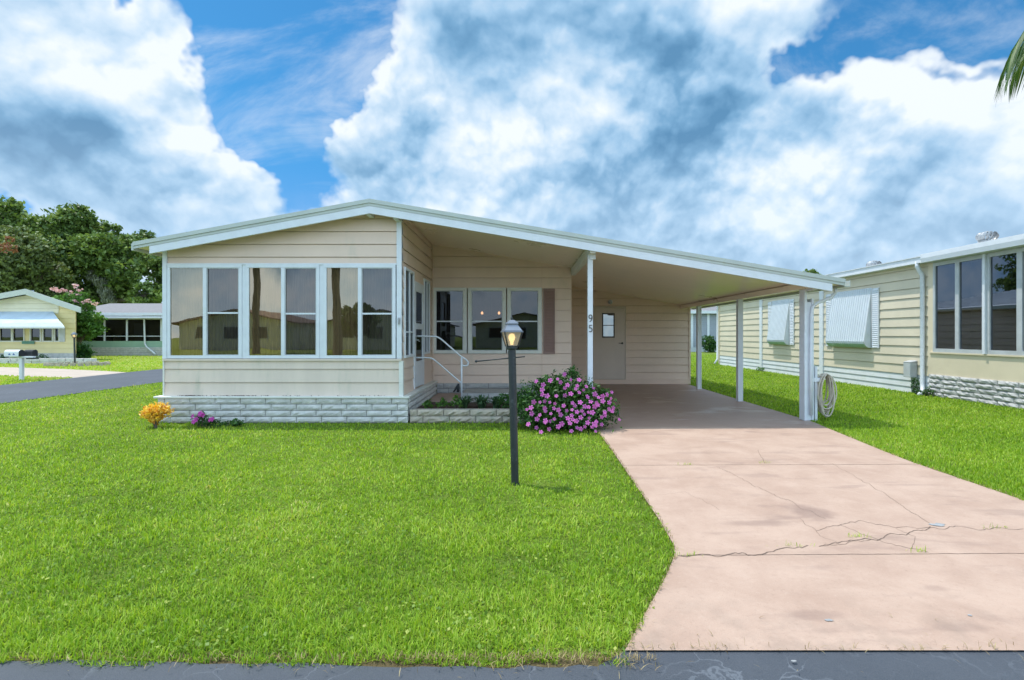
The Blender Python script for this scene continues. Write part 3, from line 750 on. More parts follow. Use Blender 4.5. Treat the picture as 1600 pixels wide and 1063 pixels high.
# side wall with door and two narrow windows
s = MB()
holes = [(7.70, 8.37, WZ0, 2.33), (8.40, 9.24, .41, 2.20), (9.27, 9.82, WZ0, 2.33)]
siding(s, FSIDE, YS, YR, .40, 3.3, .20, holes, [(ceilz(XS), 0)]); s.build('side_siding', 'siding', home)
window(home, FSIDE, 7.70, 8.37, WZ0, 2.33, [(7.74, 8.02, 0, 1.35), (8.05, 8.33, 1, 1.35)], fw=.04, gm=('glass_dark', 'glass_screen'))
window(home, FSIDE, 9.27, 9.82, WZ0, 2.33, [(9.31, 9.53, 0, None), (9.56, 9.78, 1, None)], fw=.04, gm=('glass_dark', 'glass_screen'))
d = MB(); D0, D1, DZ0, DZ1 = 8.43, 9.21, .43, 2.165
FSIDE.box(d, D0-.03, D0, DZ0-.02, DZ1+.03, -.02, .03); FSIDE.box(d, D1, D1+.03, DZ0-.02, DZ1+.03, -.02, .03); FSIDE.box(d, D0, D1, DZ1, DZ1+.03, -.02, .03)
FSIDE.box(d, D0, D0+.09, DZ0, DZ1, 0, .028); FSIDE.box(d, D1-.09, D1, DZ0, DZ1, 0, .028)
for za, zb in ((DZ0, .86), (1.40, 1.50), (DZ1-.13, DZ1)): FSIDE.box(d, D0+.09, D1-.09, za, zb, 0, .0275)
door = d.build('screen_door', 'white_metal', home, bevel=.004)
g = MB(); g.quad(FSIDE.P(D0+.09, .86, .01), FSIDE.P(D1-.09, .86, .01), FSIDE.P(D1-.09, DZ1-.13, .01), FSIDE.P(D0+.09, DZ1-.13, .01)); g.build('glass_pane', 'glass_screen', door)
g = MB(); g.tube([FSIDE.P(D0+.05, 1.22, .02), FSIDE.P(D0+.05, 1.22, .07), FSIDE.P(D0+.13, 1.20, .075)], .011); g.box(XS+.028, XS+.034, D0+.02, D0+.08, 1.16, 1.28); g.build('handle', 'galv', door)
# recessed wall
RW = [(-1.74, -1.05), (-1.03, -.27), (-.25, .44)]
RZ0, RZ1 = .935, 2.245
s = MB()
siding(s, FRW, XS, XR, .345, 3.3, .215, [(RW[0][0]+.02, RW[2][1]-.02, RZ0+.01, RZ1-.01)], TOPS, phase=.05, gap=.015, off=.02)
s.build('recessed_siding', 'siding', home)
s = MB(); FRW.box(s, XR-.018, XR+.0, .12, ceilz(XR)-.11, -.10, -.001)   # exposed wall end
s.prism([(XR, YR, .1), (XR, YK, .1), (XR, YK, ceilz(XR)-.001), (XR, YR, ceilz(XR)-.001)], (-.02, 0, 0)); s.build('wall_end', 'siding', home)
for q_ in ((.435, .452, .35, RZ0-.001, .0, .022), (.435, .452, RZ1, ceilz(.45)-.04, .0, .022), (XS+.001, XS+.03, .35, ceilz(XS)-.05, 0, .025)): s = MB(); FRW.box(s, *q_); s.build('seam_trim', 'siding', home)
s = MB()
s.prism([(XS, YR-.024, ceilz(XS)-.001), (XR, YR-.024, ceilz(XR)-.001), (XR, YR-.024, ceilz(XR)-.035), (XS, YR-.024, ceilz(XS)-.035)], (0, .022, 0))
s.build('cove_trim', 'siding', home)
for i, (a, b) in enumerate(RW):
    window(home, FRW, a, b, RZ0, RZ1, [(a+.075, b-.075, 1, 1.575)], n0=-.04, n1=.04, fw=.06, frame_mat='white_trim', gm=('glass_dark', 'glass_dark'))
sh = MB(); FRW.box(sh, .47, .70, .93, 2.225, .018, .03)
FRW.box(sh, .47, .495, .93, 2.225, .03, .045); FRW.box(sh, .675, .70, .93, 2.225, .03, .045); FRW.box(sh, .4955, .6745, .93, .97, .03, .0445); FRW.box(sh, .4955, .6745, 2.185, 2.225, .03, .0445)
z = .98
while z < 2.18:
    sh.prism([FRW.P(.496, z, .030), FRW.P(.496, z, .044), FRW.P(.496, z+.022, .0305)], (.178, 0, 0)); z += .030
sh.build('shutter', 'shutter', home)
# beam, posts
b = MB(); ztf, ztr = ceilz(1.06), ceilz(1.06)
b.box(1.02, 1.10, YF+.03, YR-.001, 2.49, ceilz(1.10)-.001); b.build('beam', 'white_trim', home)
b = MB(); b.box(4.24, 4.34, YF+.03, YK, 1.995, ceilz(4.34)-.001); b.build('beam', 'ceiling', home)
pn = MB(); pn.box(1.01, 1.085, 7.585, 7.66, .014, 2.60); post95 = pn.build('post', 'white_metal', home, bevel=.004, label='white carport post carrying the house number')
k = MB(); k.box(1.04, 1.125, 7.56, 7.584, 2.42, 2.66); k.build('bracket', 'white_metal', home, bevel=.004)
# numerals 9 and 5 drawn as pen strokes with thickness
def stroke(mb, pts, w, y, z0, x0, s_, th=.006):
    n = len(pts)
    for i in range(n-1):
        (a, b_), (c_, e) = pts[i], pts[i+1]; L = math.hypot(c_-a, e-b_)+1e-9; nx, ny = -(e-b_)/L, (c_-a)/L
        w0 = w[i] if isinstance(w, list) else w; w1 = w[i+1] if isinstance(w, list) else w
        q = [(a-nx*w0, b_-ny*w0), (c_-nx*w1, e-ny*w1), (c_+nx*w1, e+ny*w1), (a+nx*w0, b_+ny*w0)]
        mb.prism([(x0+u_*s_, y-th-i*.0001, z0+v_*s_) for u_, v_ in q], (0, th, 0))
def arc(cx, cy, rx, ry, a0, a1, n=14): return [(cx+rx*math.cos(R(a0+(a1-a0)*i/n)), cy+ry*math.sin(R(a0+(a1-a0)*i/n))) for i in range(n+1)]
nm = MB()
nine = arc(.30, .70, .22, .26, 20, 380, 20)
stroke(nm, nine, .06, 7.585, 1.50, 1.017, .105)
stroke(nm, [(.52, .75), (.53, .60), (.50, .40), (.42, .20), (.28, .03), (.14, -.02)], [.06, .07, .07, .06, .045, .03], 7.584, 1.50, 1.017, .105)
nm.build('house_number', 'bronze', post95, label='dark numeral 9')
nm = MB()
stroke(nm, [(.14, .98), (.55, .98)], .055, 7.585, 1.345, 1.017, .105)
stroke(nm, [(.16, .98), (.13, .60)], .045, 7.584, 1.345, 1.017, .105)
stroke(nm, arc(.28, .33, .25, .28, 125, -130, 18), .065, 7.583, 1.345, 1.017, .105)
nm.build('house_number', 'bronze', post95, label='dark numeral 5')
def post(x, y, w=.047, top=1.995, wide=None):
    p = MB(); p.box(x-w, x+w, y-w, y+w, .014, top)
    p.box(x-w-.0015, x-w+.02, y-w-.003, y-w-.0002, .014, top-.01); p.box(x+w-.02, x+w+.0015, y-w-.003, y-w-.0002, .014, top-.01)
    return p.build('post', 'white_metal', home, bevel=.004)
post(4.29, 9.99); post(4.29, 12.26)
p = MB(); p.box(4.285, 4.325, 7.70, 7.85, .014, 1.994); p.box(4.326, 4.398, 7.715, 7.84, .014, 1.80); p.box(4.399, 4.425, 7.70, 7.85, .014, .95+.9)
p.box(4.30, 4.37, 7.50, 7.699, 1.96, 2.09); front_post = p.build('post', 'white_metal', home, bevel=.004)
dsp = MB()
dsp.tube([(4.69, 7.6, 2.0), (4.685, 7.6, 1.93), (4.64, 7.62, 1.86), (4.55, 7.66, 1.82), (4.46, 7.68, 1.78), (4.40, 7.69, 1.72), (4.385, 7.69, 1.62), (4.375, 7.69, .9), (4.375, 7.69, .1)], .024, 8)
dsp.build('downspout', 'white_metal', home, smooth=True)
# carport back wall
s = MB(); siding(s, FK, XR, 4.49, .135, 3.0, .195, [(1.93, 2.80, .10, 2.06)], TOPS, gap=.018, off=.02); s.build('carport_siding', 'siding_shed', home)
s = MB(); FK.box(s, XR, 4.50, .014, .134, -.05, .012); FK.box(s, 4.455, 4.50, .136, ceilz(4.5)-.01, -.05, .03); s.build('base_trim', 'siding_shed', home)
d = MB(); FK.box(d, 1.955, 2.775, .14, 2.035, -.01, .012); shd = d.build('shed_door', 'shed_door', home, bevel=.003)
d = MB(); FK.box(d, 1.93, 1.952, .135, 2.06, -.02, .026); FK.box(d, 2.778, 2.80, .135, 2.06, -.02, .026); FK.box(d, 1.952, 2.778, 2.038, 2.06, -.02, .0255); d.build('frame', 'shed_door', shd)
d = MB(); u0, u1, z0, z1 = 2.17, 2.50, 1.235, 1.88
FK.box(d, u0, u1, z0, z0+.035, .013, .03); FK.box(d, u0, u1, z1-.03, z1, .013, .03); FK.box(d, u0, u0+.03, z0+.035, z1-.03, .013, .0295); FK.box(d, u1-.03, u1, z0+.035, z1-.03, .013, .0295); FK.box(d, u0+.03, u1-.03, 1.55, 1.57, .013, .029)
d.build('window', 'bronze', shd)
glassmat('glass_mirrorish', .22, (.85, .85, .8), (.1, .1, .1), .8)
d = MB(); d.quad(FK.P(u0+.03, z0+.035, .018), FK.P(u1-.03, z0+.035, .018), FK.P(u1-.03, z1-.03, .018), FK.P(u0+.03, z1-.03, .018)); d.build('glass_pane', 'glass_mirrorish', shd)
d = MB(); d.lathe([(0, 0), (.028, 0), (.028, .008), (.012, .012)], (0, 0, 0), 12)
d.v = [FK.P(2.70+a, 1.09+b, .012+c_) for a, b, c_ in d.v]; d.tube([FK.P(2.70, 1.09, .02), FK.P(2.70, 1.09, .06), FK.P(2.60, 1.095, .062)], .009); d.build('handle', 'bronze', shd)
d = MB(); d.lathe([(0.001, .0), (.05, .0), (.05, .015), (.03, .03), (.035, .05), (.055, .08), (.06, .11), (.045, .14), (.001, .15)], (0, 0, 0), 16)
d.v = [FK.P(2.37+a, 2.17+b, .012+c_) for a, b, c_ in d.v]; d.build('wall_light', 'gray_metal', home, smooth=True)
# rest of the body behind, so the house is solid from other sides
s = MB(); siding(s, FL, 7.62, 18.2, .40, 3.2, .2, (), [(ceilz(-5.28), 0)]); s.build('left_siding', 'siding', home)
s = MB()
FRr = Frame('R', 4.49); siding(s, FRr, 13.5, 18.2, .05, 3.2, .195, (), [(ceilz(4.49), 0)])
bk = [(-5.28, 18.2, 0), (4.49, 18.2, 0), (4.49, 18.2, ceilz(4.49)), (RX, 18.2, RZ-TH), (-5.28, 18.2, ceilz(-5.28))]
s.prism(bk, (0, .02, 0)); s.build('rear_wall', 'siding', home)
s = MB()   # rooms behind the glass
s.quad((-5.25, 7.66, .42), (XS-.03, 7.66, .42), (XS-.03, 11.2, .42), (-5.25, 11.2, .42))
s.quad((-5.25, 11.2, .42), (XR-.05, 11.2, .42), (XR-.05, 11.2, 3.1), (-5.25, 11.2, 3.1))
s.quad((-5.25, 7.66, .42), (-5.25, 11.2, .42), (-5.25, 11.2, 2.6), (-5.25, 7.66, 2.6))
s.quad((XS-.04, 7.66, .42), (XS-.04, 8.40, .42), (XS-.04, 8.40, .94), (XS-.04, 7.66, .94))
s.quad((-5.25, 7.68, .42), (XS-.04, 7.68, .42), (XS-.04, 7.68, .94), (-5.25, 7.68, .94))
s.build('inner_wall', 'room', home)
cu = MB()   # sheer curtains just inside the sunroom, and one in the middle recessed window
def drape(mb, x0, x1, y, z0, z1, n, amp, seed):
    r = random.Random(seed); prev = None
    for i in range(n+1):
        x_ = x0+(x1-x0)*i/n; y_ = y+amp*math.sin(i*1.9+seed)+r.uniform(-.3, .3)*amp
        if prev: mb.quad((prev[0], prev[1], z0), (x_, y_, z0), (x_, y_, z1), (prev[0], prev[1], z1))
        prev = (x_, y_)
drape(cu, -5.2, -1.85, 7.80, .95, 2.42, 210, .014, 1)
cu.build('curtain', 'curtain', home)
# foundation of split-face block
FB = Frame('F', 7.565); FBs = Frame('R', -1.675)
s = MB(); blocks(s, FB, -5.335, -1.65, 0.0, .37, .0915, .372, seed=3); blocks(s, FBs, 7.55, YR, 0, .37, .0915, .372, seed=5)
FBL = Frame('L', -5.31); blocks(s, FBL, 7.55, 18.2, 0, .37, .0915, .372, seed=6, nx=4, nz=2)
s.build('foundation', ['block', 'mortar'], home)
s = MB(); FB.box(s, -5.385, -1.625, .372, .400, -.10, .045); s.box(-1.80, -1.625, 7.667, YR-.05, .372, .3995); s.build('ledge', 'white_trim', home, bevel=.005)
FBr = Frame('F', 10.19); s = MB(); blocks(s, FBr, -1.64, XR, .0, .343, .105, .45, depth=.03, seed=8); s.build('foundation', ['block_white', 'mortar'], home)
# crumbs of old leaves along the ledge
s = MB(); r_ = random.Random(4)
for i in range(150):
    x_ = r_.choice([r_.gauss(-4.2, .25), r_.gauss(-4.9, .1), r_.uniform(-5.2, -2)]); y_ = r_.uniform(7.555, 7.59); a = r_.uniform(.004, .014)
    if -5.3 < x_ < -1.8: s.prism([(x_, y_, .4005), (x_+a, y_+.003, .4005), (x_+a*.6, y_+a, .4005)], (0, 0, r_.uniform(.004, .012)))
s.build('leaf_litter', 'soil', home, kind='stuff')
# conduit along the side ceiling and small hook on corner post
s = MB(); s.tube([(-1.80, 7.60, 3.02), (-1.70, 7.7, 3.03), (-1.725, 8.6, ceilz(-1.73)-.02), (-1.72, 10.15, ceilz(-1.72)-.02), (-1.72, 10.16, .4)], .008, 6); s.build('cable', 'siding', home)
s = MB(); s.box(-1.80, -1.77, 7.565, 7.585, 1.46, 1.56); s.tube([(-1.785, 7.565, 1.53), (-1.785, 7.54, 1.52), (-1.785, 7.535, 1.49)], .006, 6); s.build('hook', 'galv', home)

# ------------------------------------------------------------------ entrance steps, handrail, planter
FP = Frame('F', 7.585)
s = MB(); blocks(s, FP, -1.62, .86, 0, .20, .10, .39, depth=.035, gap=.010, seed=12, rough=.012); s.box(-1.60, .86, 7.588, 7.70, .0, .196)
pl = s.build('planter_wall', ['block_tan', 'mortar'], label='low tan block planter wall in front of the recessed windows', cat='planter')
s = MB(); nx_, ny_ = 24, 10
for i in range(nx_):
    for j in range(ny_):
        def q(i, j): x_ = -1.62+i*2.48/nx_; y_ = 7.705+j*1.1/ny_; return (x_, y_, .15+.02*mnoise.noise(Vector((x_*5, y_*5, 0))))
        s.quad(q(i, j), q(i+1, j), q(i+1, j+1), q(i, j+1))
s.build('soil_bed', 'soil', pl)
st = empty('entry_steps', (0, 0, 0), label='low white block steps with a pinkish pad below the side door', cat='steps')
s = MB(); s.box(-1.62, -1.05, 8.81, 10.14, 0, .155); s.build('pad', 'pink_pad', st, bevel=.006)
s = MB(); Fq = Frame('F', 9.32); blocks(s, Fq, -1.05, .1, .0, .24, .10, .38, depth=.02, seed=15); s.box(-1.05, .1, 9.322, 10.14, 0, .245); s.box(-1.06, -.55, 8.81, 9.29, 0, .135); s.build('riser', ['block_white', 'mortar'], st)
s = MB(); s.box(-1.64, -1.05, 8.80-.02, 8.805, .0, .15, ); s.build('edge_block', 'block_white', st)
hr = empty('handrail', (-.98, 8.6, .15), label='white bent pipe handrail beside the side door steps', cat='handrail')
def rel(pts): return [(p[0]+.98, p[1]-8.6, p[2]-.15) for p in pts]
def bez(pts, n=8):
    out = []
    for i in range(len(pts)-1): out += [tuple(pts[i][k]+(pts[i+1][k]-pts[i][k])*j/n for k in range(3)) for j in range(n)]
    out.append(pts[-1]); o2 = [Vector(p) for p in out]
    for _ in range(2): o2 = [o2[0]]+[(o2[i-1]+o2[i]*2+o2[i+1])/4 for i in range(1, len(o2)-1)]+[o2[-1]]
    return o2
s = MB(); s.tube(bez(rel([(XS+.01, 8.6, 1.285), (-1.37, 8.6, 1.28), (-1.0, 8.6, .955), (-.90, 8.6, .89), (-.86, 8.6, .84), (-.88, 8.6, .79), (-.93, 8.6, .785), (-.975, 8.6, .80)]), 8), .0135, 8); s.build('top_rail', 'white_metal', hr, smooth=True)
s = MB(); s.tube(bez(rel([(XS+.01, 8.6, .925), (-1.47, 8.6, .92), (-.985, 8.6, .50)]), 10), .0125, 8); s.build('lower_rail', 'white_metal', hr, smooth=True)
s = MB(); s.tube(rel([(-.975, 8.6, .13), (-.975, 8.6, .93)]), .0145, 8); s.build('upright', 'white_metal', hr, smooth=True)
s = MB()
for dx, tl in ((-.03, .25), (.0, .0), (.012, -.2)):
    s.tube([(-1.02+dx*.3, 8.56, .49), (-1.03+dx, 8.56, .42), (-1.045+dx*2, 8.56, .35)], [.008, .02, .012], 8)
s.build('garden_glove', 'black_soft', smooth=True, label='small black glove hanging from the lower handrail', cat='glove')

# ------------------------------------------------------------------ lamp post (front) and its copy across the side road
def make_lamp():
    root = empty('lamp_post', (0, 0, 0))
    s = MB(); s.tube([(0, 0, -.02), (-.014, 0, .6), (-.028, 0, 1.20)], .0335, 20); s.tube([(0, 0, 0), (0, 0, .012)], .037, 20); s.build('pole', 'black_metal', root, smooth=False)
    c = Vector((-.029, 0, 1.185))
    L = MB(); L.lathe([(.036, -.01), (.050, 0), (.050, .018), (.040, .022)], c, 16)
    h0, h1 = .02, .150; r0, r1 = .052, .094       # square lantern, corner radius
    ang = [R(45+90*i+12) for i in range(4)]
    lo = [c+Vector((math.cos(a)*r0*1.2, math.sin(a)*r0*1.2, h0)) for a in ang]; hi = [c+Vector((math.cos(a)*r1*1.18, math.sin(a)*r1*1.18, h1)) for a in ang]
    for a, b in zip(lo, hi): L.tube([a, b], .0075, 6)
    for q in (lo, hi):
        for i in range(4): L.tube([q[i], q[(i+1) % 4]], .005, 6)
    L.build('lantern_frame', 'black_metal', root)
    g = MB()
    for i in range(4): g.quad(lo[i]*1, lo[(i+1) % 4]*1, hi[(i+1) % 4]*1, hi[i]*1)
    g.build('lamp_glass', 'glass_lamp', root)
    t_ = MB(); rr = [(.122, .142), (.114, .151), (.062, .205), (.062, .207)]
    t_.lathe(rr, c, 4, rot=R(57)); t_.lathe([(.066, .207), (.070, .216), (.066, .222), (.03, .246), (.001, .250)], c, 4, rot=R(57))
    t_.lathe([(.121, .141), (.03, .143), (.001, .143)], c, 4, rot=R(57))
    t_.build('lamp_roof', 'lamp_roof', root)
    t_ = MB(); t_.lathe([(.001, .245), (.012, .248), (.008, .256), (.013, .264), (.004, .272), (.003, .285), (.0005, .289)], c, 10); t_.build('finial', 'black_metal', root, smooth=True)
    b = MB(); b.lathe([(.001, .03), (.014, .032), (.014, .055), (.024, .075), (.030, .098), (.024, .118), (.012, .128), (.001, .130)], c, 14); b.build('light_bulb', 'bulb', root, smooth=True)
    return root
lamp = make_lamp(); lamp.location = (-.040, 4.46, 0)
bar = MB(); a, b_ = Vector((-.335, -.05, 1.075)), Vector((.085, .03, 1.112)); bar.tube([a, b_], .0055, 8); bar.lathe([(.001, -.012), (.010, -.008), (.012, 0), (.010, .008), (.001, .012)], a, 10)
bar.build('ladder_bar', 'black_metal', lamp, smooth=True)
tag(lamp, 'black lamp post with lit lantern and crossbar standing on the front lawn', 'lamp post', 'lamp posts on the lawns')
lamp2 = empty('lamp_post', (-19.2, 22.1, 0), label='black lamp post ringed by stones on the far lawn by the yellow house', cat='lamp post', group='lamp posts on the lawns')
for ch in lamp.children:
    if ch.name.startswith('ladder_bar'): continue
    c2 = ch.copy(); COL.objects.link(c2); c2.parent = lamp2
ring = MB(); r_ = random.Random(3)
for i in range(26):
    a = 2*math.pi*i/26; cx, cy = -19.0+1.15*math.cos(a), 22.0+.75*math.sin(a); w = .11
    ring.prism([(cx+w*math.cos(a2+a)*r_.uniform(.85, 1.15), cy+w*math.sin(a2+a)*r_.uniform(.8, 1.1)*.8, 0) for a2 in [k*math.pi/3 for k in range(6)]], (0, 0, r_.uniform(.10, .15)))
ring.build('stone_edging', 'block_tan', label='oval ring of tan stones around the far lamp post', cat='edging')

# ------------------------------------------------------------------ hose and its hanger
s = MB(); s.box(4.455, 4.49, 7.72, 7.755, .0, .83); s.box(4.426, 4.52, 7.700, 7.7195, .60, .66); s.build('hanger_stake', 'white_metal', label='short white stake with bracket carrying the garden hose', cat='stake')
hz = MB(); path = []; r_ = random.Random(9)
N = 11*26
for i in range(N):
    a = 2*math.pi*i/26; lp = i//26; rx = .10+.03*r_.random()*0+.035*math.sin(lp*1.7); rz = .27+.055*math.sin(lp*2.3+1)
    path.append((4.615+rx*math.sin(a)+.01*math.sin(lp*3.1), 7.735+.012*(lp-5)+.012*math.sin(a*2+lp), .70-rz*.95+rz*math.cos(a)*(1 if math.cos(a) > 0 else 1.0)-.0*lp))
hz.tube(path, .0105, 6); hz.tube([(4.49, 7.735, .665), (4.54, 7.735, .69), (4.66, 7.735, .69)], .012, 6)
hz.build('garden_hose', 'hose', smooth=True, label='tan garden hose coiled on a hanger by the carport front post', cat='hose')

# ------------------------------------------------------------------ plants by the home
def bush(name, blobs, n, size, mat, label, cat, seed, aspect=.5, stems=8, h=.5, origin=(0, 0), z0=0.0, clump=.16, per=10, shell=.3, **t):
    rng = np.random.default_rng(seed); root = empty(name, (origin[0], origin[1], z0), label=label, cat=cat, **t)
    Pn, tone = blob_points(blobs, n, rng, clump, per, shell); Pn = Pn[(Pn[:, 2] > .015)]; tone = tone[:len(Pn)]
    V, l, s_, r = leaf_cloud(Pn, size, aspect, .4, tone, rng); poly_soup('foliage', V, l, s_, r, mat, root)
    mb = MB(); rr = random.Random(seed)
    for i in range(stems):
        b = rr.choice(blobs); tip = (b[0]+rr.uniform(-.5, .5)*b[3], b[1]+rr.uniform(-.5, .5)*b[4], b[2]+rr.uniform(-.2, .5)*b[5])
        base = (rr.uniform(-.06, .06), rr.uniform(-.05, .05), -.01)
        md = tuple((base[k]+tip[k])/2+rr.uniform(-.03, .03) for k in range(3)); mb.tube([base, md, tip], [.010, .007, .003], 5)
    mb.build('stem', 'bark', root); return root
bb = [(-.30, 0, .42, .42, .34, .34), (.15, 0, .45, .42, .38, .36), (.52, -.05, .34, .34, .34, .32), (-.55, .05, .30, .28, .28, .28), (.0, -.15, .22, .70, .30, .24), (.40, -.2, .2, .42, .25, .2), (-.1, 0, .68, .25, .25, .14), (.45, 0, .58, .2, .2, .14)]
bb = bb+[(.78, -.1, .30, .20, .2, .22), (.20, 0, .84, .12, .15, .10), (-.35, 0, .66, .14, .15, .10), (.80, 0, .52, .12, .12, .12), (-.72, .05, .45, .12, .12, .12)]
bb = [(a*.78, b, c_*.90, d_*.72, e_*.85, f_*.86) for a, b, c_, d_, e_, f_ in bb]
vb = bush('flowering_bush', bb, 11000, .056, 'bush_leaf', 'large pink flowering bush beside the numbered carport post', 'bush', 21, .42, 22, origin=(.56, 7.15), per=6, clump=.30)
def flower_mesh(name, mat, eye, R0=.026, petals=5):
    V = []; F = []; mi = []; rn = []
    for p in range(petals):
        a = 2*math.pi*p/petals; i = len(V); da = math.pi/petals*.92
        V += [(0, 0, 0), (R0*.62*math.cos(a-da), R0*.62*math.sin(a-da), .004), (R0*math.cos(a-da*.45), R0*math.sin(a-da*.45), .003), (R0*math.cos(a+da*.45), R0*math.sin(a+da*.45), .003), (R0*.62*math.cos(a+da), R0*.62*math.sin(a+da), .004)]
        F.append((i, i+1, i+2, i+3, i+4)); mi.append(0); rn += [.3, .5, .9, .9, .5]
    i = len(V); V += [(.004*math.cos(k*2.09), .004*math.sin(k*2.09), .006) for k in range(3)]; F.append((i, i+1, i+2)); mi.append(1); rn += [.5]*3
    me = bpy.data.meshes.new(name); me.from_pydata(V, [], F); me.materials.append(MATS[mat]); me.materials.append(MATS[eye]); me.polygons.foreach_set('material_index', mi)
    at = me.attributes.new('rnd', 'FLOAT', 'POINT'); at.data.foreach_set('value', rn); return me
M('flower_eye', (.6, .08, .25), .6)
fm = flower_mesh('flower', 'petal', 'flower_eye', .033)
rf_ = random.Random(5)
fv = [c for c in vb.children if c.name.startswith('foliage')][0]
LP = np.zeros(len(fv.data.vertices)*3, np.float32); fv.data.vertices.foreach_get('co', LP); LP = LP.reshape(-1, 3)
made = []
while len(made) < 99:
    q = LP[rf_.randrange(len(LP))]
    near = LP[(abs(LP[:, 0]-q[0]) < .035) & (abs(LP[:, 2]-q[2]) < .035)]
    if len(near) < 3 or q[2] < .05: continue
    p = Vector(near[near[:, 1].argmin()]); p.y -= .012
    if any((p.x-m.x)**2+(p.z-m.z)**2 < .043**2 for m in made): continue
    if p.x < -.35 and rf_.random() < .5: continue
    made.append(p)
    o = bpy.data.objects.new('flower', fm); COL.objects.link(o); o.parent = vb; o.location = p
    n_ = Vector((rf_.uniform(-.5, .5)+p.x*.6, -1, .35+rf_.uniform(-.4, .5))).normalized(); o.rotation_euler = n_.to_track_quat('Z', 'Y').to_euler(); sc = rf_.uniform(.65, 1.15); o.scale = (sc, sc, sc)
cb = [(0, 0, .23, .15, .13, .09), (.06, 0, .27, .11, .1, .07), (-.08, 0, .20, .09, .1, .07), (0, 0, .13, .07, .07, .07)]
bush('croton_plant', cb, 1700, .052, 'croton', 'small orange and yellow leaved plant at the left corner of the sunroom', 'plant', 31, .38, 7, origin=(-5.10, 7.18), per=4, clump=.25, shell=.4)
sb_ = [(0, 0, .09, .13, .1, .08), (.14, 0, .07, .09, .08, .06), (-.03, 0, .16, .08, .07, .05)]
pk = bush('pink_plant', sb_, 340, .045, 'bush_leaf', 'small magenta flowered plant against the grey block foundation', 'plant', 33, .45, 5, origin=(-4.46, 7.22), per=4, clump=.25)
fm2 = flower_mesh('flower_magenta', 'petal_dark', 'flower_eye', .036)
for (x_, y_, z_) in ((-.10, -.08, .17), (.0, -.09, .20), (.03, -.07, .185), (-.06, -.12, .10), (.14, -.08, .12), (.17, -.08, .13), (-.04, -.1, .13), (.02,-.1,.215)):
    o = bpy.data.objects.new('flower', fm2); COL.objects.link(o); o.parent = pk; o.location = (x_, y_, z_); o.rotation_euler = (R(70), 0, rf_.uniform(-.5, .5))
bush('low_plant', [(0, 0, .05, .12, .09, .06), (.12, 0, .04, .1, .08, .05)], 170, .05, 'bush_leaf', 'low dark weed next to the magenta flowered plant', 'plant', 34, .5, 3, origin=(-4.12, 7.28), per=4)
def strap_plant(name, x, y, z, n, L, mat, label, seed, w=.018, **t):
    rng = np.random.default_rng(seed); V = []; lp = []; sz = []; rn = []
    for i in range(n):
        a = rng.uniform(0, 6.283); l = L*rng.uniform(.6, 1.1); le = rng.uniform(.25, 1.2); ww = w*rng.uniform(.7, 1.2); base = rng.normal(0, .02, 2)
        px = np.array([0, .35, .7, 1.0])*l; hz_ = [0, l*.5*math.cos(le*.4), l*.78*math.cos(le*.7), l*.86*math.cos(le)]; wd = [.6, 1, .8, .02]
        k0 = len(V); rr_ = rng.uniform(0, 1)
        for j in range(4):
            out = px[j]*math.sin(le)*.9
            for s_ in (-1, 1): V.append((base[0]+math.cos(a)*out-math.sin(a)*s_*ww*wd[j], base[1]+math.sin(a)*out+math.cos(a)*s_*ww*wd[j], hz_[j]*1.0)); rn.append(rr_)
        for j in range(3): lp += [k0+2*j, k0+2*j+1, k0+2*j+3, k0+2*j+2]; sz.append(4)
    root = empty(name, (x, y, z), label=label, cat='plant', **t); poly_soup('foliage', np.array(V), lp, sz, rn, mat, root)
    s = MB(); s.tube([(0, 0, -.02), (0, 0, .06)], .012, 6); s.build('stem', 'bark', root); return root
for i, (x_, y_, lab) in enumerate(((-.86, 8.05, 'strappy grey-green clump first to the right of the handrail post'), (-.60, 8.10, 'strappy grey-green clump second to the right of the handrail post'), (-.36, 8.0, 'strappy grey-green clump third to the right of the handrail post, near the lamp post'))):
    strap_plant('strap_leaf_plant', x_, y_, .14, 90, .26, 'lily_leaf', lab, 41+i, .014, group='strappy clumps in the planter bed')
for i, (x_, y_, s_, lab) in enumerate(((-1.42, 7.95, .9, 'leafy green sprout at the left end of the planter bed'), (-1.18, 7.95, 1.1, 'leafy green sprout in the middle of the small sprouts in the planter bed'), (-.98, 7.9, 1.25, 'tallest leafy sprout directly below the handrail post'))):
    bush('leafy_sprout', [(0, 0, .07*s_, .10*s_, .09, .05), (0, 0, .13*s_, .05, .05, .06*s_)], 120, .055, 'bright_leaf', lab, 'plant', 51+i, .5, 3, origin=(x_, y_), z0=.15, per=4, group='sprouts in the planter bed')
bush('dark_shrub', [(0, 0, .14, .16, .14, .13), (.2, 0, .14, .15, .13, .13)], 800, .05, 'bush_leaf', 'small dark green shrub between the strappy clumps and the pink bush', 'shrub', 55, .45, 6, origin=(-.18, 7.85), z0=.14, per=5)
for i, (x_, y_) in enumerate(((8.72, 11.25), (8.66, 10.85))):
    bush('wall_weed', [(0, 0, .10, .08, .12, .10), (0, .05, .25, .06, .08, .12) if i == 0 else (0, .1, .08, .12, .12, .07)], 260, .05, 'bush_leaf', ('tall weed under the grey meter box of the neighbouring house', 'low weed at the foot of the neighbouring downspout')[i], 'weed', 61+i, .4, 4, origin=(x_, y_), per=4)
bush('wall_weed', [(0, 0, .07, .12, .18, .07)], 160, .06, 'bright_leaf', 'low weed against the white skirting below the middle wall batten', 'weed', 64, .4, 3, origin=(8.66, 18.4), per=4)

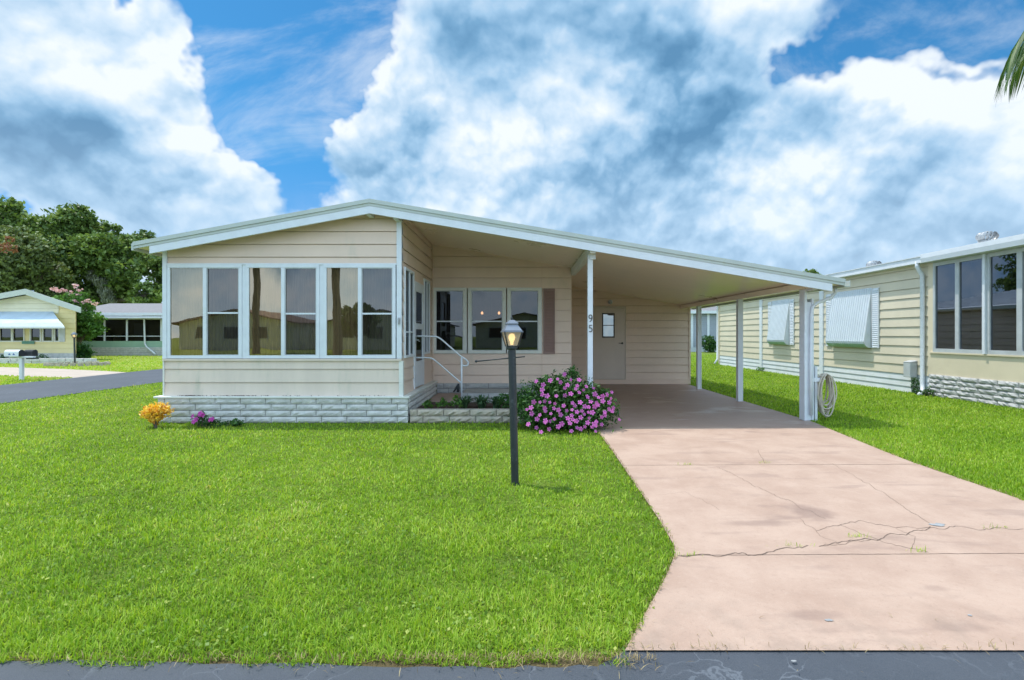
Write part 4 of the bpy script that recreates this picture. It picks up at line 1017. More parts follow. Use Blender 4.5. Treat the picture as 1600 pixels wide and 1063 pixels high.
# ------------------------------------------------------------------ neighbouring house on the right
nb = empty('neighbour_house', (8.84, 7.3, 0), label='cream lap sided neighbour house with white skirting and dark porch windows on the right', cat='house')
def nbb(mb, name, mat, **kw):
    mb.v = [(a-8.84, b-7.3, c_) for a, b, c_ in mb.v]; return mb.build(name, mat, nb, **kw)
FN = Frame('L', 8.84); NY0, NY1 = 10.98, 22.6
s = MB(); siding(s, FN, NY0, NY1, .42, 2.86, .215, (), (), off=.022); nbb(s, 'wall', 'cream')
s = MB(); siding(s, FN, NY0, NY1, .0, .42, .14, (), (), off=.02, base=-.0); nbb(s, 'skirting', 'skirt')
for y_ in (18.7, 14.95): s = MB(); FN.box(s, y_-.09, y_+.09, .02, 2.86, .0, .045); nbb(s, 'wall_batten', 'white_metal')
s = MB(); FN.box(s, NY1-.02, NY1+.06, .05, 2.86, -.05, .05); FN.box(s, NY0, NY0+.06, .45, 2.86, .0, .035); nbb(s, 'corner_trim', 'cream_panel')
s = MB(); s.prism([(8.62, 10.9, 2.86), (8.62, 10.9, 2.98), (8.60, 10.9, 2.985), (8.60, 10.9, 3.0), (8.9, 10.9, 3.04), (8.9, 10.9, 2.86)], (0, 12.0, 0)); 
s.prism([(8.55, 7.0, 2.84), (8.53, 7.0, 2.93), (8.53, 7.0, 3.02), (8.9, 7.0, 3.07), (8.9, 7.0, 2.84)], (0, 3.9, 0)); nbb(s, 'fascia', 'white_metal')
s = MB(); s.prism([(8.60, 7.05, 3.003), (12.4, 7.05, 3.56), (16.2, 7.05, 3.0), (16.2, 7.05, 2.9), (12.4, 7.05, 3.46), (8.70, 7.05, 2.9)], (0, 15.8, 0)); nbb(s, 'roof', 'roof_white')
FNb = Frame('L', 8.80)
s = MB(); blocks(s, FNb, 7.3, 10.98, 0, .467, .095, .40, seed=22, rough=.014, depth=.04); nbb(s, 'foundation', ['block_white', 'mortar'])
s = MB(); s.box(8.80, 8.9, 7.3, 10.975, .44, .915); s.box(8.77, 8.81, 7.3, 10.97, .915, .945); nbb(s, 'porch_panel', 'cream_panel')
s = MB(); s.box(8.80, 8.86, 10.90, 10.975, .946, 2.84); nbb(s, 'porch_post', 'cream_panel')
def porch_win(y0, y1, sub):
    cells = sorted((a+.03, b-.03, 0, None) for a, b in sub)
    f = MB(); FNb.box(f, y0, y1, .946, 1.02, -.03, .02); FNb.box(f, y0, y1, 2.76, 2.835, -.03, .02)
    us = [y0]+[c_ for cell in cells for c_ in cell[:2]]+[y1]
    for a, b in zip(us[::2], us[1::2]): FNb.box(f, a, b, 1.02, 2.76, -.03, .019)
    w = nbb(f, 'window', 'gray_metal')
    g = MB()
    for a, b, *_ in cells: g.quad(FNb.P(b, 1.02, -.01), FNb.P(a, 1.02, -.01), FNb.P(a, 2.76, -.01), FNb.P(b, 2.76, -.01))
    g.v = [(a-8.84, b-7.3, c_) for a, b, c_ in g.v]; g.build('glass_pane', 'glass_neigh', w)
porch_win(9.68, 10.88, [(10.30, 10.86), (9.70, 10.27)]); porch_win(8.40, 9.62, [(9.02, 9.60), (8.42, 8.98)]); porch_win(7.32, 8.34, [(7.86, 8.32), (7.34, 7.82)])
for y_ in (9.65, 8.37): s = MB(); s.box(8.74, 8.80, y_-.025, y_+.025, .946, 2.84); nbb(s, 'mullion', 'white_metal')
s = MB(); s.box(9.6, 9.62, 7.3, 22.5, .1, 2.9); s.box(8.9, 16, 10.9, 10.98, .1, 2.9); s.box(8.86, 16, 7.28, 7.30, 0, 2.9); s.box(8.86, 16, 22.58, 22.6, 0, 3.0); s.box(15.98, 16, 7.3, 22.58, 0, 3.0); nbb(s, 'inner_wall', 'cream_panel')
s = MB(); s.tube([(8.66, 11.15, 2.90), (8.66, 11.15, 2.80), (8.72, 11.15, 2.68), (8.77, 11.15, 2.6), (8.77, 11.15, .25), (8.75, 11.12, .12), (8.64, 11.02, .05), (8.55, 10.95, .03)], .045, 8); nbb(s, 'downspout', 'white_metal', smooth=True)
s = MB(); s.tube([(8.66, 22.7, 2.90), (8.72, 22.7, 2.7), (8.77, 22.7, 2.6), (8.77, 22.7, .25), (8.6, 22.6, .05)], .045, 8); nbb(s, 'downspout', 'white_metal', smooth=True)
s = MB(); s.box(8.66, 8.82, 11.36, 11.56, .36, .70); s.prism([(8.65, 11.35, .70), (8.82, 11.35, .74), (8.82, 11.35, .70)], (0, .22, 0)); s.tube([(8.78, 11.46, .36), (8.78, 11.46, .0)], .015, 6); nbb(s, 'meter_box', 'gray_metal', bevel=.01)
def awning(y0, y1, side=True):
    prof = [(8.815, 2.49), (8.63, 1.20), (8.62, 1.14), (8.635, 1.08), (8.67, 1.03), (8.72, .99), (8.80, .98)]
    s = MB(); n = max(6, int((y1-y0)/.085))
    for i in range(n):
        a = y0+(y1-y0)*i/n; b = y0+(y1-y0)*(i+1)/n; w = (b-a)
        for k in range(len(prof)-1):
            (xa, za), (xb, zb) = prof[k], prof[k+1]; mi = 1 if k >= 3 else 0
            s.quad((xa, a, za), (xb, a, zb), (xb, a+w*.72, zb), (xa, a+w*.72, za), mi=mi)
            s.quad((xa, a+w*.72, za), (xb, a+w*.72, zb), (xb-.014, a+w*.80, zb), (xa-.014, a+w*.80, za), mi=mi)
            s.quad((xa-.014, a+w*.80, za), (xb-.014, a+w*.80, zb), (xb-.014, a+w*.92, zb), (xa-.014, a+w*.92, za), mi=mi)
            s.quad((xa-.014, a+w*.92, za), (xb-.014, a+w*.92, zb), (xb, b, zb), (xa, b, za), mi=mi)
    for y_ in (y0, y1): s.prism([(p_[0], y_-.006, p_[1]) for p_ in prof], (0, .012, 0), 2)
    nbb(s, 'awning', ['awning', 'awning_green', 'skirt'])
    ya, yb = y0-.28, y0-.04
    for a, b in ((ya, yb), (y1+.04, y1+.28)):
        s = MB(); FN.box(s, a, b, .98, 2.47, .023, .035); FN.box(s, a, a+.02, .98, 2.47, .035, .05); FN.box(s, b-.02, b, .98, 2.47, .035, .05)
        z = 1.0
        while z < 2.44: s.prism([(8.805, a+.021, z), (8.787, a+.021, z+.004), (8.805, a+.021, z+.04)], (0, b-a-.042, 0)); z += .05
        nbb(s, 'shutter', 'white_metal')
awning(12.83, 14.42); awning(16.72, 17.85)
def turbine(x, y, z, label):
    root = empty('roof_turbine', (x, y, z), label=label, cat='roof vent', group='spinning vents on the neighbouring roof')
    s = MB(); s.lathe([(.17, -.08), (.15, .05), (.15, .10), (.17, .105), (.17, .12), (.001, .12)], (0, 0, 0), 20); s.build('base', 'galv', root)
    s = MB(); n = 15
    for i in range(n):
        a = 2*math.pi*i/n; pts = []
        for k in range(7):
            f_ = k/6; z_ = .12+.20*f_; r = .125+.085*math.sin(math.pi*(.12+.76*f_)); tw = a+.35*f_
            pts.append((r, z_, tw))
        for k in range(6):
            (ra, za, ta), (rb, zb, tb) = pts[k], pts[k+1]
            s.quad((ra*math.cos(ta), ra*math.sin(ta), za), ((ra-.035)*math.cos(ta+.30), (ra-.035)*math.sin(ta+.30), za), ((rb-.035)*math.cos(tb+.30), (rb-.035)*math.sin(tb+.30), zb), (rb*math.cos(tb), rb*math.sin(tb), zb))
    s.build('fins', 'galv', root)
    s = MB(); s.lathe([(.10, .318), (.085, .332), (.04, .345), (.001, .35)], (0, 0, 0), 20); s.build('cap', 'galv', root, smooth=True)
turbine(11.0, 12.05, 3.40, 'silver turbine vent on the neighbouring roof above the porch windows')
turbine(11.0, 15.9, 3.27, 'silver turbine vent farther back on the neighbouring roof, mostly hidden')

# grey house behind
gh = empty('grey_house', (12, 40, 0), label='grey lap sided house with white corner boards glimpsed beyond the carport', cat='house')
s = MB(); Fg = Frame('F', 0.0); siding(s, Fg, -4, 3.55, .35, 3.0, .15, (), (), off=.025); s.box(-4, 3.5, .1, 8, 0.3, 3.0); s.build('wall', 'gray_siding', gh)
s = MB(); Fg.box(s, -4, 3.6, 0, .34, -.1, .05); s.build('base', 'skirt', gh)
s = MB()
for u in (1.45, 2.72, 3.5): s = MB(); Fg.box(s, u-.09, u+.09, .35, 3.0, 0, .06); s.build('corner_board', 'white_metal', gh)
s = MB(); s.prism([(-4.3, -.4, 2.98), (3.9, -.4, 2.98), (3.9, -.4, 3.2), (-4.3, -.4, 3.2)], (0, .1, 0)); s.build('fascia', 'white_metal', gh)
s = MB(); s.prism([(-4.3, -.3, 3.2), (-4.3, 4, 4.2), (-4.3, 8.3, 3.2), (-4.3, 8.3, 3.05), (-4.3, 4, 4.0), (-4.3, -.3, 3.05)], (8.2, 0, 0)); s.build('roof', 'shingle', gh)
bush('yard_shrub', [(0, 0, .7, .55, .5, .7), (.3, 0, .5, .5, .4, .5)], 1500, .16, 'bush_leaf', 'dark shrub in front of the grey house corner', 'shrub', 71, .5, 6, origin=(14.2, 38.6), per=8)

# ------------------------------------------------------------------ yellow house far left
yh = empty('yellow_house', (-25.2, 24.8, 0), label='pale yellow house with a blue metal awning across its front windows', cat='house')
X0, X1 = -4.5, 3.7; ridge = (1.7, 3.50); eL, eR = (-4.9, 2.30), (4.35, 2.62)
Fy = Frame('F', 0.0); sl_, sr_ = (ridge[1]-eL[1])/(ridge[0]-eL[0]), (eR[1]-ridge[1])/(eR[0]-ridge[0])
wins = [(.06, .60), (.70, 1.20), (1.55, 2.00), (2.15, 2.58), (2.72, 2.90)]
ty = [(eL[1]-.2-eL[0]*sl_, sl_), (ridge[1]-.2-ridge[0]*sr_, sr_)]
s = MB(); siding(s, Fy, X0, X1, .43, 3.6, .24, [(a, b, 1.03, 1.62) for a, b in wins]+[(-4, -.2, 1.03, 1.62)], ty, off=.02); s.build('wall', 'yellow', yh)
s = MB(); siding(s, Fy, X0, 2.9, 2.35, 3.6, .24, (), ty, off=.02, base=.022); s.build('gable_panel', 'yellow_pale', yh)
s = MB(); s.box(X1-.05, X1, .03, 9, 0.4, 2.5); s.box(X0, X1, 8.95, 9, 0, 2.5); s.box(X0, X0+.05, .03, 9, 0, 2.1); s.box(X0+.1, X1-.1, .5, .55, .4, 2.3, 1); s.build('side_wall', ['yellow', 'screen'], yh)
s = MB(); s.prism([(eL[0], -.45, eL[1]), (ridge[0], -.45, ridge[1]), (eR[0], -.45, eR[1]), (eR[0], -.45, eR[1]-.1), (ridge[0], -.45, ridge[1]-.1), (eL[0], -.45, eL[1]-.1)], (0, 10, 0)); s.build('roof', 'roof_white', yh)
s = MB()
for a, b in ((eL, ridge), (ridge, eR)): s.prism([(a[0], -.5, a[1]-.0), (b[0], -.5, b[1]-.0), (b[0], -.5, b[1]-.26), (a[0], -.5, a[1]-.26)], (0, .045, 0))
s.build('fascia', 'fascia_upper', yh)
s = MB(); siding(s, Fy, X0, X1+.02, .0, .43, .1, (), (), off=.03, base=.02); s.build('skirting', 'block', yh)
for i, (a, b) in enumerate(wins+[(-1.2, -.3), (-2.4, -1.5)]):
    s = MB(); Fy.box(s, a-.05, a, .98, 1.67, .0, .05); Fy.box(s, b, b+.05, .98, 1.67, 0, .05); Fy.box(s, a, b, .98, 1.03, 0, .049); Fy.box(s, a, b, 1.62, 1.67, 0, .049); w = s.build('window', 'white_trim', yh)
    s = MB(); s.quad((a, .01, 1.03), (b, .01, 1.03), (b, .01, 1.62), (a, .01, 1.62)); s.build('glass_pane', 'glass_dark', w)
s = MB(); prof = [(-.02, 2.45), (-.75, 1.98), (-.93, 1.84), (-.98, 1.70), (-.97, 1.62)]
for k in range(4):
    (ya, za), (yb, zb) = prof[k], prof[k+1]
    n = 26
    for i in range(n):
        xa_, xb_ = -4+6.6*i/n*1.0, -4+6.6*(i+1)/n
        fa = lambda q, y_: q if q < 2.5 else q
        s.prism([(xa_, ya, za), (xa_, yb, zb), (xb_-.002, yb, zb), (xb_-.002, ya, za)], (0, .012, .012), 0 if k < 2 else 1)
# the sloped right cheek of the awning
for k in range(4):
    (ya, za), (yb, zb) = prof[k], prof[k+1]; o0, o1 = [0, .95, 1.25, 1.4, 1.42][k:k+2]
    s.prism([(2.57, ya, za), (2.57, yb, zb), (2.6+o1, yb, zb), (2.6+o0, ya, za)], (0, .012, .012), 0 if k < 2 else 1)
s.build('awning', ['awning_blue', 'white_metal'], yh)
s = MB(); Fy.box(s, 2.95, 3.2, .98, 1.67, .02, .05); s.build('shutter', 'gray_metal', yh)
s = MB(); Fy.box(s, 1.15, 1.75, .88, 1.02, .05, .07); s.build('name_plate', 'sign_green', yh)
s = MB(); r_ = random.Random(8)
for row in range(2):
    x_ = -4.6
    while x_ < 5.6:
        w = r_.uniform(.28, .42); 
        s.prism([(x_+r_.uniform(0, .03), -1.5-r_.uniform(0, .06), row*.12), (x_+w, -1.5-r_.uniform(0, .06), row*.12), (x_+w, -1.25, row*.12), (x_, -1.25, row*.12)], (0, 0, .115)); x_ += w+.01
s.v = [(a-25.2, b+24.8, c_) for a, b, c_ in s.v]
s.build('stone_border', 'block', label='low grey stone border along the bed of the yellow house', cat='border')
for i, (x_, y_) in enumerate(((-23.9, 23.95), (-22.6, 24.0))):
    bush('bed_plant', [(0, 0, .25, .5, .3, .2)], 350, .10, 'lily_leaf', ('low grey-green plant under the left windows of the yellow house', 'low grey-green plant under the right windows of the yellow house')[i], 'plant', 81+i, .4, 4, origin=(x_, y_), per=6)

for o_ in yh.children:      # the lot is skewed: its side walls run back and away from the corner
    for ob in [o_]+list(o_.children):
        for v_ in ob.data.vertices:
            if v_.co.y > .05: v_.co.x -= .90*(v_.co.y-.05)
# mailboxes
mb_ = empty('mailbox_post', (-14.2, 14.6, 0), label='pair of roadside mailboxes, one white and one black, sharing a white post', cat='mailbox')
s = MB(); s.box(-.04, .04, -.04, .04, -.02, .66); s.box(-.30, .36, -.05, .05, .66, .70); s.build('post', 'white_metal', mb_, bevel=.004)
def mbox(x0, x1, yc, zb, w, name, mat, lab):
    s = MB(); pr = [(0, yc-w, zb), (0, yc-w, zb+.11)]+[(0, yc-w*math.cos(R(a)), zb+.11+w*.9*math.sin(R(a))) for a in range(20, 180, 20)]+[(0, yc+w, zb+.11), (0, yc+w, zb)]
    s.prism([(x0, p_[1], p_[2]) for p_ in pr], (x1-x0, 0, 0), 0); s.prism([(x1+.001, p_[1], p_[2]) for p_ in pr], (.012, 0, 0), 1)
    return s.build(name, [mat, 'black_soft'], mb_, label=lab)
mbox(-.36, .05, -.06, .70, .085, 'mailbox', 'white_metal', 'white mailbox with blue marks'); mbox(.0, .24, .14, .70, .085, 'mailbox', 'black_soft', 'black mailbox')
s = MB(); 
for dx in (-.24, -.12): s.prism([(dx, -.147, .74), (dx+.07, -.147, .74), (dx+.05, -.147, .78), (dx+.02, -.147, .79)], (0, .0015, 0))
s.build('emblem', 'mail_blue', mb_)
s = MB(); s.box(.16, .40, -.04, .10, .62, .655); s.build('newspaper_tray', 'black_soft', mb_)

# green screened house
sh_ = empty('screened_house', (-24, 32.5, 0), label='low house with grey shingle roof, screened porch and pale green base wall', cat='house')
s = MB(); s.box(-4.4, 7, 0, .1, .53, .93); s.build('porch_wall', 'green_wall', sh_)
s = MB(); blocks(s, Frame('F', -.05), -4.4, 7, .0, .53, .11, .42, nx=3, nz=2, seed=30, depth=.02); s.build('foundation', ['block', 'mortar'], sh_)
s = MB(); s.box(-4.4, 7, 2.2, 2.25, .5, 2.5); s.box(-4.4, -4.35, 0.1, 7, 0, 2.4); s.box(6.95, 7, .1, 7, 0, 2.4); s.build('inner_wall', 'porch_dim', sh_)
s = MB()
for u in (-4.35, -2.35, -.93, 1.25, 1.85): s.box(u-.05, u+.05, -.02, .06, .93, 2.36)
s.box(-4.4, 7, -.015, .05, 1.22, 1.26); s.box(-4.4, 7, -.02, .06, 2.30, 2.36); s.box(1.25, 1.85, -.03, -.021, 1.5, 1.58); s.build('porch_frame', 'white_metal', sh_)
glassmat('porch_screen', .02, (.3, .3, .3), (.30, .32, .33)); s = MB(); s.quad((-4.4, .02, .93), (7, .02, .93), (7, .02, 2.3), (-4.4, .02, 2.3)); s.build('porch_screen', 'porch_screen', sh_)
s = MB(); s.box(-2.1, -1.5, 2.14, 2.19, 1.3, 2.1); s.build('inner_window', 'gray_metal', sh_); s = MB(); s.box(.0, .7, 2.14, 2.19, .6, 2.2); s.build('inner_door', 'gray_metal', sh_)
s = MB(); s.prism([(-4.9, -.5, 2.62), (7.4, -.5, 2.62), (7.4, 3.6, 3.48), (-4.9, 3.6, 3.48)], (0, 0, .06)); s.prism([(-4.9, 7.6, 2.62), (7.4, 7.6, 2.62), (7.4, 3.62, 3.48), (-4.9, 3.62, 3.48)], (0, 0, .06)); s.build('roof', 'shingle', sh_)
s = MB(); s.box(-5, 7.5, -.6, -.50, 2.54, 2.70); s.box(-5, 7.5, -.58, 0.0, 2.36, 2.44); s.box(-5, 7.5, -.50, -.3, 2.44, 2.53); s.build('fascia', 'white_metal', sh_)
s = MB(); s.tube([(.05, -.5, 2.45), (.25, -.12, 2.3), (.28, -.1, .75), (.42, -.14, .55), (1.15, -.4, .12)], .05, 8); s.build('downspout', 'white_metal', sh_)
for i, xx in enumerate((-3.7, -3.0, -1.9)):
    c = empty('porch_chair', (-24+xx, 33.4, .5), label=('dark chair at the left end of the screened porch', 'dark chair second from the left in the screened porch', 'dark chair near the inner window of the screened porch')[i], cat='chair', group='chairs in the screened porch')
    s = MB(); s.box(-.25, .25, -.25, .25, .40, .44); s.build('seat', 'black_soft', c)
    s = MB(); s.box(-.25, .25, .22, .26, .44, .85); s.build('backrest', 'black_soft', c)
    for a in (-.22, .22):
        for b in (-.22, .22): s = MB(); s.box(a-.02, a+.02, b-.02, b+.02, 0, .40); s.build('leg', 'black_soft', c)
s = MB(); s.box(-24.4, -15, 32.3, 33, 0, .0); 

# ------------------------------------------------------------------ trees
def tree(name, loc, trunk_h, r0, blobs, n, leaf, mat, label, seed, per=26, clump=.14, group=None, limbs=7, cat='tree', bark='bark', extra=None):
    rng = np.random.default_rng(seed); rr = random.Random(seed)
    root = empty(name, (loc[0], loc[1], 0), label=label, cat=cat, group=group)
    mb = MB(); mb.tube([(0, 0, -.1), (rr.uniform(-.2, .2), 0, trunk_h*.5), (rr.uniform(-.3, .3), 0, trunk_h)], [r0, r0*.8, r0*.65], 10)
    for b in rr.sample(blobs, min(limbs, len(blobs))):
        s0 = Vector((0, 0, trunk_h*rr.uniform(.6, 1))); e = Vector(b[:3]); m_ = s0.lerp(e, .5)+Vector((rr.uniform(-.5, .5), rr.uniform(-.5, .5), rr.uniform(-.2, .6)))*r0*2
        mb.tube([s0, m_, e], [r0*.45, r0*.28, r0*.08], 7)
        for _ in range(3):
            e2 = e+Vector((rr.uniform(-1, 1)*b[3], rr.uniform(-1, 1)*b[4], rr.uniform(-.3, .9)*b[5]))*.7; mb.tube([m_, m_.lerp(e2, .5)+Vector((0, 0, rr.uniform(-.3, .3))), e2], [r0*.2, r0*.12, r0*.03], 5)
    mb.build('trunk', bark, root)
    Pn, tone = blob_points(blobs, n, rng, clump, per, .5)
    k_ = Pn[:, 2] > .3; Pn = Pn[k_]; tone = tone[k_]
    V, l, s_, r = leaf_cloud(Pn, leaf, .6, .5, tone, rng); poly_soup('crown', V, l, s_, r, mat, root)
    return root
def T(px, py, Y): return ((px-812)*Y/800, 1.3+(524-py)*Y/800)      # x, z on the plane at depth Y
def crown_from(pxs, Y, X0, depth=3):
    out = []; rr = random.Random(int(Y))
    for px, py, rp in pxs:
        x_, z_ = T(px, py, Y); r_m = rp*Y/800; out.append((x_-X0, rr.uniform(-depth, depth), z_, r_m, r_m, r_m*.85))
    return out
TX = T(150, 0, 56)[0]
main = crown_from([(75, 345, 32), (55, 362, 24), (105, 360, 30), (115, 345, 26), (132, 365, 26), (150, 385, 30), (110, 400, 40), (85, 410, 34), (160, 410, 34), (185, 400, 30), (160, 362, 16), (190, 372, 22), (210, 385, 20), (225, 400, 22), (215, 425, 30), (235, 440, 26), (245, 415, 18), (190, 440, 26), (120, 440, 28), (250, 465, 24), (228, 470, 22), (150, 468, 22), (182, 470, 22), (205, 462, 22), (160, 448, 20)], 56, TX, 3)
oak = tree('oak_tree', (TX, 56), 5, .75, main, 52000, .42, 'oak_leaf', 'broad dark green oak with hanging moss behind the screened house', 91, limbs=12)
ms = MB()
rng = np.random.default_rng(5); C = []
for px, py, h, w in ((172, 455, 26, 4), (168, 450, 18, 3), (160, 440, 12, 3), (178, 462, 16, 3), (150, 432, 10, 2), (188, 430, 12, 3)):
    x_, z_ = T(px, py, 54.5); k = h*26
    C.append(np.stack([x_-TX+rng.normal(0, w*.04, k), np.full(k, -2.0)+rng.normal(0, .3, k), z_-rng.uniform(-.5, .5, k)*h*.068*1.3], 1))
C = np.concatenate(C); V, l, s_, r = leaf_cloud(C, .5, .18, 0, None, rng, droop=6); poly_soup('hanging_moss', V, l, s_, r, 'moss', oak)
LX2 = T(20, 0, 50)[0]
lo_ = crown_from([(25, 375, 26), (50, 395, 30), (15, 400, 30), (45, 420, 34), (20, 435, 34), (60, 440, 26), (35, 455, 26), (5, 450, 30), (70, 420, 20), (-30, 400, 40), (-40, 440, 40), (60, 460, 16)], 50, LX2, 2)
olive = tree('oak_tree', (LX2, 50), 4, .5, lo_, 26000, .36, 'oak_olive', 'lower olive green oak rising directly above the yellow house roof', 92)
UX = T(0, 0, 60)[0]
up_ = crown_from([(15, 340, 28), (0, 330, 26), (25, 365, 24), (-20, 350, 40), (38, 378, 18), (-40, 380, 40)], 60, UX, 2)
tree('oak_tree', (UX, 60), 6, .6, up_, 16000, .42, 'oak_leaf', 'tall oak cut off by the left edge, behind the olive oak', 93)
BX = T(245, 0, 66)[0]
br_ = crown_from([(238, 372, 10), (248, 385, 14), (228, 380, 10), (255, 400, 16), (262, 420, 18), (258, 445, 16)], 66, BX, 1)
tree('thin_tree', (BX, 66), 7, .3, br_, 1500, .34, 'oak_leaf', 'sparse leafy tree showing above the left eave of the beige home', 94, per=10)
# rust coloured branch in the olive oak
C, tn = blob_points([(T(8, 388, 46)[0], 46, T(8, 388, 46)[1], 1.0, .5, .5), (T(14, 378, 46)[0], 46, T(14, 378, 46)[1]+.2, .6, .4, .25)], 260, rng, .2, 10)
C[:, 0] -= LX2; C[:, 1] -= 50
V, l, s_, r = leaf_cloud(C, .3, .4, .3, tn, rng); poly_soup('dead_foliage', V, l, s_, r, 'dry_leaf', olive, label='rust coloured dead branch')
# crape myrtle
CX = T(124, 0, 27.2)[0]
cm_ = [(T(px, py, 27.2)[0]-CX, dy, T(px, py, 27.2)[1], rp*.034, rp*.034, rp*.03) for px, py, rp, dy in ((105, 470, 14, .0), (125, 478, 14, .3), (135, 500, 16, 0), (145, 515, 14, 0), (122, 520, 14, .2), (95, 472, 8, 0), (150, 500, 10, 0), (125, 465, 10, 0))]
cm = tree('crape_myrtle', (CX, 27.2), 1.0, .09, cm_, 5200, .15, 'bright_leaf', 'crape myrtle with pale pink blossoms beside the yellow house', 95, per=10)
cb_ = [(T(px, py, 27.0)[0]-CX, -.2, T(px, py, 27.0)[1], .12, .12, .09) for px, py in ((84, 452), (92, 455), (100, 453), (117, 447), (125, 453), (112, 458), (118, 470), (130, 473), (138, 470), (148, 476), (122, 460))]
C, tn = blob_points(cb_, 520, rng, .3, 8); V, l, s_, r = leaf_cloud(C, .09, .7, .3, tn, rng); poly_soup('blossoms', V, l, s_, r, 'petal_pale', cm)
bush('round_shrub', [(0, 0, .45, .42, .4, .45)], 1600, .12, 'bush_leaf', 'rounded green shrub at the foot of the crape myrtle', 'shrub', 96, .5, 5, origin=(T(127, 0, 25.6)[0], 25.6), per=8)
# far trees glimpsed between houses
for i, (px, Y, h, lab) in enumerate(((1265, 70, 10.0, 'leafy treetop poking above the carport roof end'), )):
    x_ = T(px, 0, Y)[0]; tree('far_tree', (x_, Y), h-2.2, .25, [(0, 0, h-.6, 1.1, 1, .8), (.8, 0, h-.9, .7, .7, .5), (-.8, 0, h-1.0, .7, .7, .5)], 1400, .35, 'oak_leaf', lab, 101, per=8)

# ------------------------------------------------------------------ palms
def frond(Lf, droop, seed, nl=46, ll=.55, w=.022):
    """one feather frond pointing +X from origin: V, loops, sizes, rnd and rachis path"""
    rng_ = np.random.default_rng(seed); V = []; lp = []; sz = []; rn = []; path = []
    for k in range(13):
        f_ = k/12; ang = .75-droop*f_
        path.append((path[-1][0]+Lf/12*math.cos(ang), 0, path[-1][2]+Lf/12*math.sin(ang)) if path else (0, 0, 0))
    for i in range(nl):
        f_ = .14+.86*i/(nl-1); k = min(11, int(f_*12)); g_ = f_*12-k; p = [path[k][j]+(path[k+1][j]-path[k][j])*g_ for j in range(3)]
        ang = .75-droop*f_; l = ll*math.sin(math.pi*min(1, .25+.70*f_))*rng_.uniform(.85, 1.1)+.08
        for sd_ in (-1, 1):
            k0 = len(V); dirx = (math.cos(ang)*.55, sd_*.75, math.sin(ang)*.4-.12+rng_.uniform(-.08, .08)); rr_ = rng_.uniform(0, 1)
            for j, (t_, ww) in enumerate(((0, .5), (.35, 1), (.7, .7), (1, .02))):
                q = [p[0]+dirx[0]*l*t_, p[1]+dirx[1]*l*t_*(1-.35*t_), p[2]+dirx[2]*l*t_-l*.62*t_*t_]
                for s__ in (-1, 1): V.append((q[0]+s__*w*ww*math.cos(ang), q[1], q[2]+s__*w*ww*math.sin(ang)*.6)); rn.append(rr_)
            for j in range(3): lp += [k0+2*j, k0+2*j+1, k0+2*j+3, k0+2*j+2]; sz.append(4)
    return np.array(V), lp, sz, rn, path
def palm(x, y, h, r, Lf, nf, seed, label, azs=None, ll=.55, droops=None, group=None, w=.022, els=None):
    root = empty('palm_tree', (x, y, 0), label=label, cat='palm tree', group=group); rr = random.Random(seed)
    s = MB(); n = 22; s.tube([(.02*math.sin(k), 0, h*k/n-.05) for k in range(n+1)], [r*(1.15 if k == 0 else 1)*(1+.05*(k % 2)) for k in range(n+1)], 14)
    s.tube([(0, 0, h-.1), (0, 0, h+.25)], [r*1.2, r*.6], 10); s.build('trunk', 'palm_bark', root)
    azs = azs or [360*i/nf+rr.uniform(-8, 8) for i in range(nf)]
    for i, a in enumerate(azs):
        dr = droops[i] if droops else rr.uniform(1.3, 2.3)
        V, lp, sz, rn, path = frond(Lf*rr.uniform(.9, 1.08), dr, seed*100+i, ll=ll, w=w)
        ca, sa = math.cos(R(a)), math.sin(R(a))
        Q = np.stack([V[:, 0]*ca-V[:, 1]*sa, V[:, 0]*sa+V[:, 1]*ca, V[:, 2]+h+.1], 1)
        fo = poly_soup('frond', Q, lp, sz, rn, 'palm_leaf', root)
        s = MB(); s.tube([(p[0]*ca, p[0]*sa, p[2]+h+.1) for p in path], [.022*(1-.85*k/12) for k in range(13)], 5); s.build('rachis', 'bright_leaf', fo)
    return root
palm(7.80, 5.6, 5.32, .14, 2.5, 12, 3, 'palm with arching fronds just beyond the right edge, one frond tip hanging into the sky', azs=[174, 186, 166, 204, 150, 215, 125, 240, 90, 60, 20, -20, -60, -95], ll=.85, droops=[2.7, 2.45, 2.5, 2.9, 2.2, 2.4, 2.0, 2.2, 1.8, 1.8, 1.9, 1.8, 1.9, 2.0], group='palms of the street', w=.016)
palm(-12.4, -19.5, 9.0, .26, 3.0, 16, 4, 'thick trunked palm across the street, seen reflected in the right sunroom window', group='palms of the street', w=.03)
palm(-17.6, -19.0, 8.0, .22, 3.0, 14, 5, 'slimmer palm across the street, seen reflected in the middle sunroom window', group='palms of the street', w=.03)

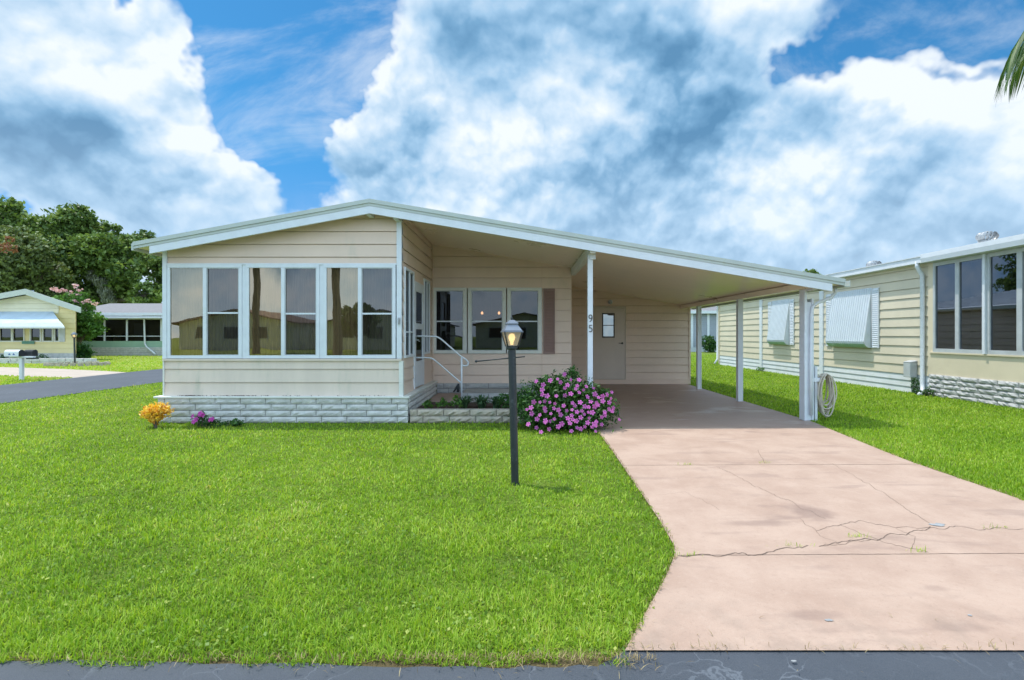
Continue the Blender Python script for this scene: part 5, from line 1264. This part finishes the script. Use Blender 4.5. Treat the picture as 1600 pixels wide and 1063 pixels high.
# ------------------------------------------------------------------ homes across the street (they show in the window reflections)
def across(x, y, w, label, wall, roofm, seed):
    h = empty('street_house', (x, y, 0), label=label, cat='house', group='homes across the street')
    s = MB(); s.box(-w/2, w/2, -8, 0, 0, 2.5); s.prism([(-w/2, 0, 2.5), (w/2, 0, 2.5), (0, 0, 3.5)], (0, -8, 0)); s.build('wall', wall, h)
    s = MB()
    for sg in (-1, 1): s.prism([(sg*(w/2+.5), .5, 2.42), (0, .5, 3.62), (0, .5, 3.50), (sg*(w/2+.5), .5, 2.30)], (0, -9, 0))
    s.build('roof', roofm, h)
    for u in (-w*.30, -w*.05, w*.22):
        s = MB(); s.box(u-.7, u+.7, .001, .05, .95, 2.1); wn = s.build('window', 'white_metal', h); s = MB(); s.box(u-.62, u+.62, .051, .056, 1.02, 2.03); s.build('glass_pane', 'screen', wn)
    s = MB(); s.box(w*.36, w*.36+.9, .001, .04, .1, 2.1); s.build('door', 'white_trim', h)
across(-12.5, -31, 10, 'grey roofed gabled home across the street, seen reflected beside the thick palm', 'white_wall', 'shingle', 1)
across(-25, -30, 10, 'brown roofed gabled home across the street, seen reflected in the left sunroom windows', 'white_wall', 'red_roof', 2)
across(0.5, -32, 10, 'white home across the street behind the camera, seen reflected in the recessed windows', 'white_wall', 'shingle', 3)
tree('oak_tree', (-13.0, -26), 1.4, .16, [(0, 0, 2.9, 1.1, 1.1, 1.1), (.8, 0, 2.1, .9, .9, 1.0), (-.7, 0, 2.2, .8, .9, .9)], 3000, .4, 'oak_leaf', 'rounded tree across the street, seen reflected beside the thick palm trunk', 110)

# chandelier inside the recessed room
ch = empty('chandelier', (-.62, 10.9, 1.72), label='small lit chandelier glimpsed through the middle recessed window', cat='chandelier')
s = MB(); s.tube([(0, 0, .9), (0, 0, .0)], .006, 6); s.tube([(-.18, 0, .02), (-.09, 0, -.04), (0, 0, 0), (.09, 0, -.04), (.18, 0, .02)], .008, 6); s.build('arm', 'bronze', ch)
M('warm_bulb', (1, .7, .4), .5, 0, emit=((1, .5, .2), 6))
for dx in (-.18, .18): s = MB(); s.lathe([(.001, .02), (.022, .03), (.026, .06), (.001, .09)], (dx, 0, 0), 10); s.build('light_bulb', 'warm_bulb', ch, smooth=True)
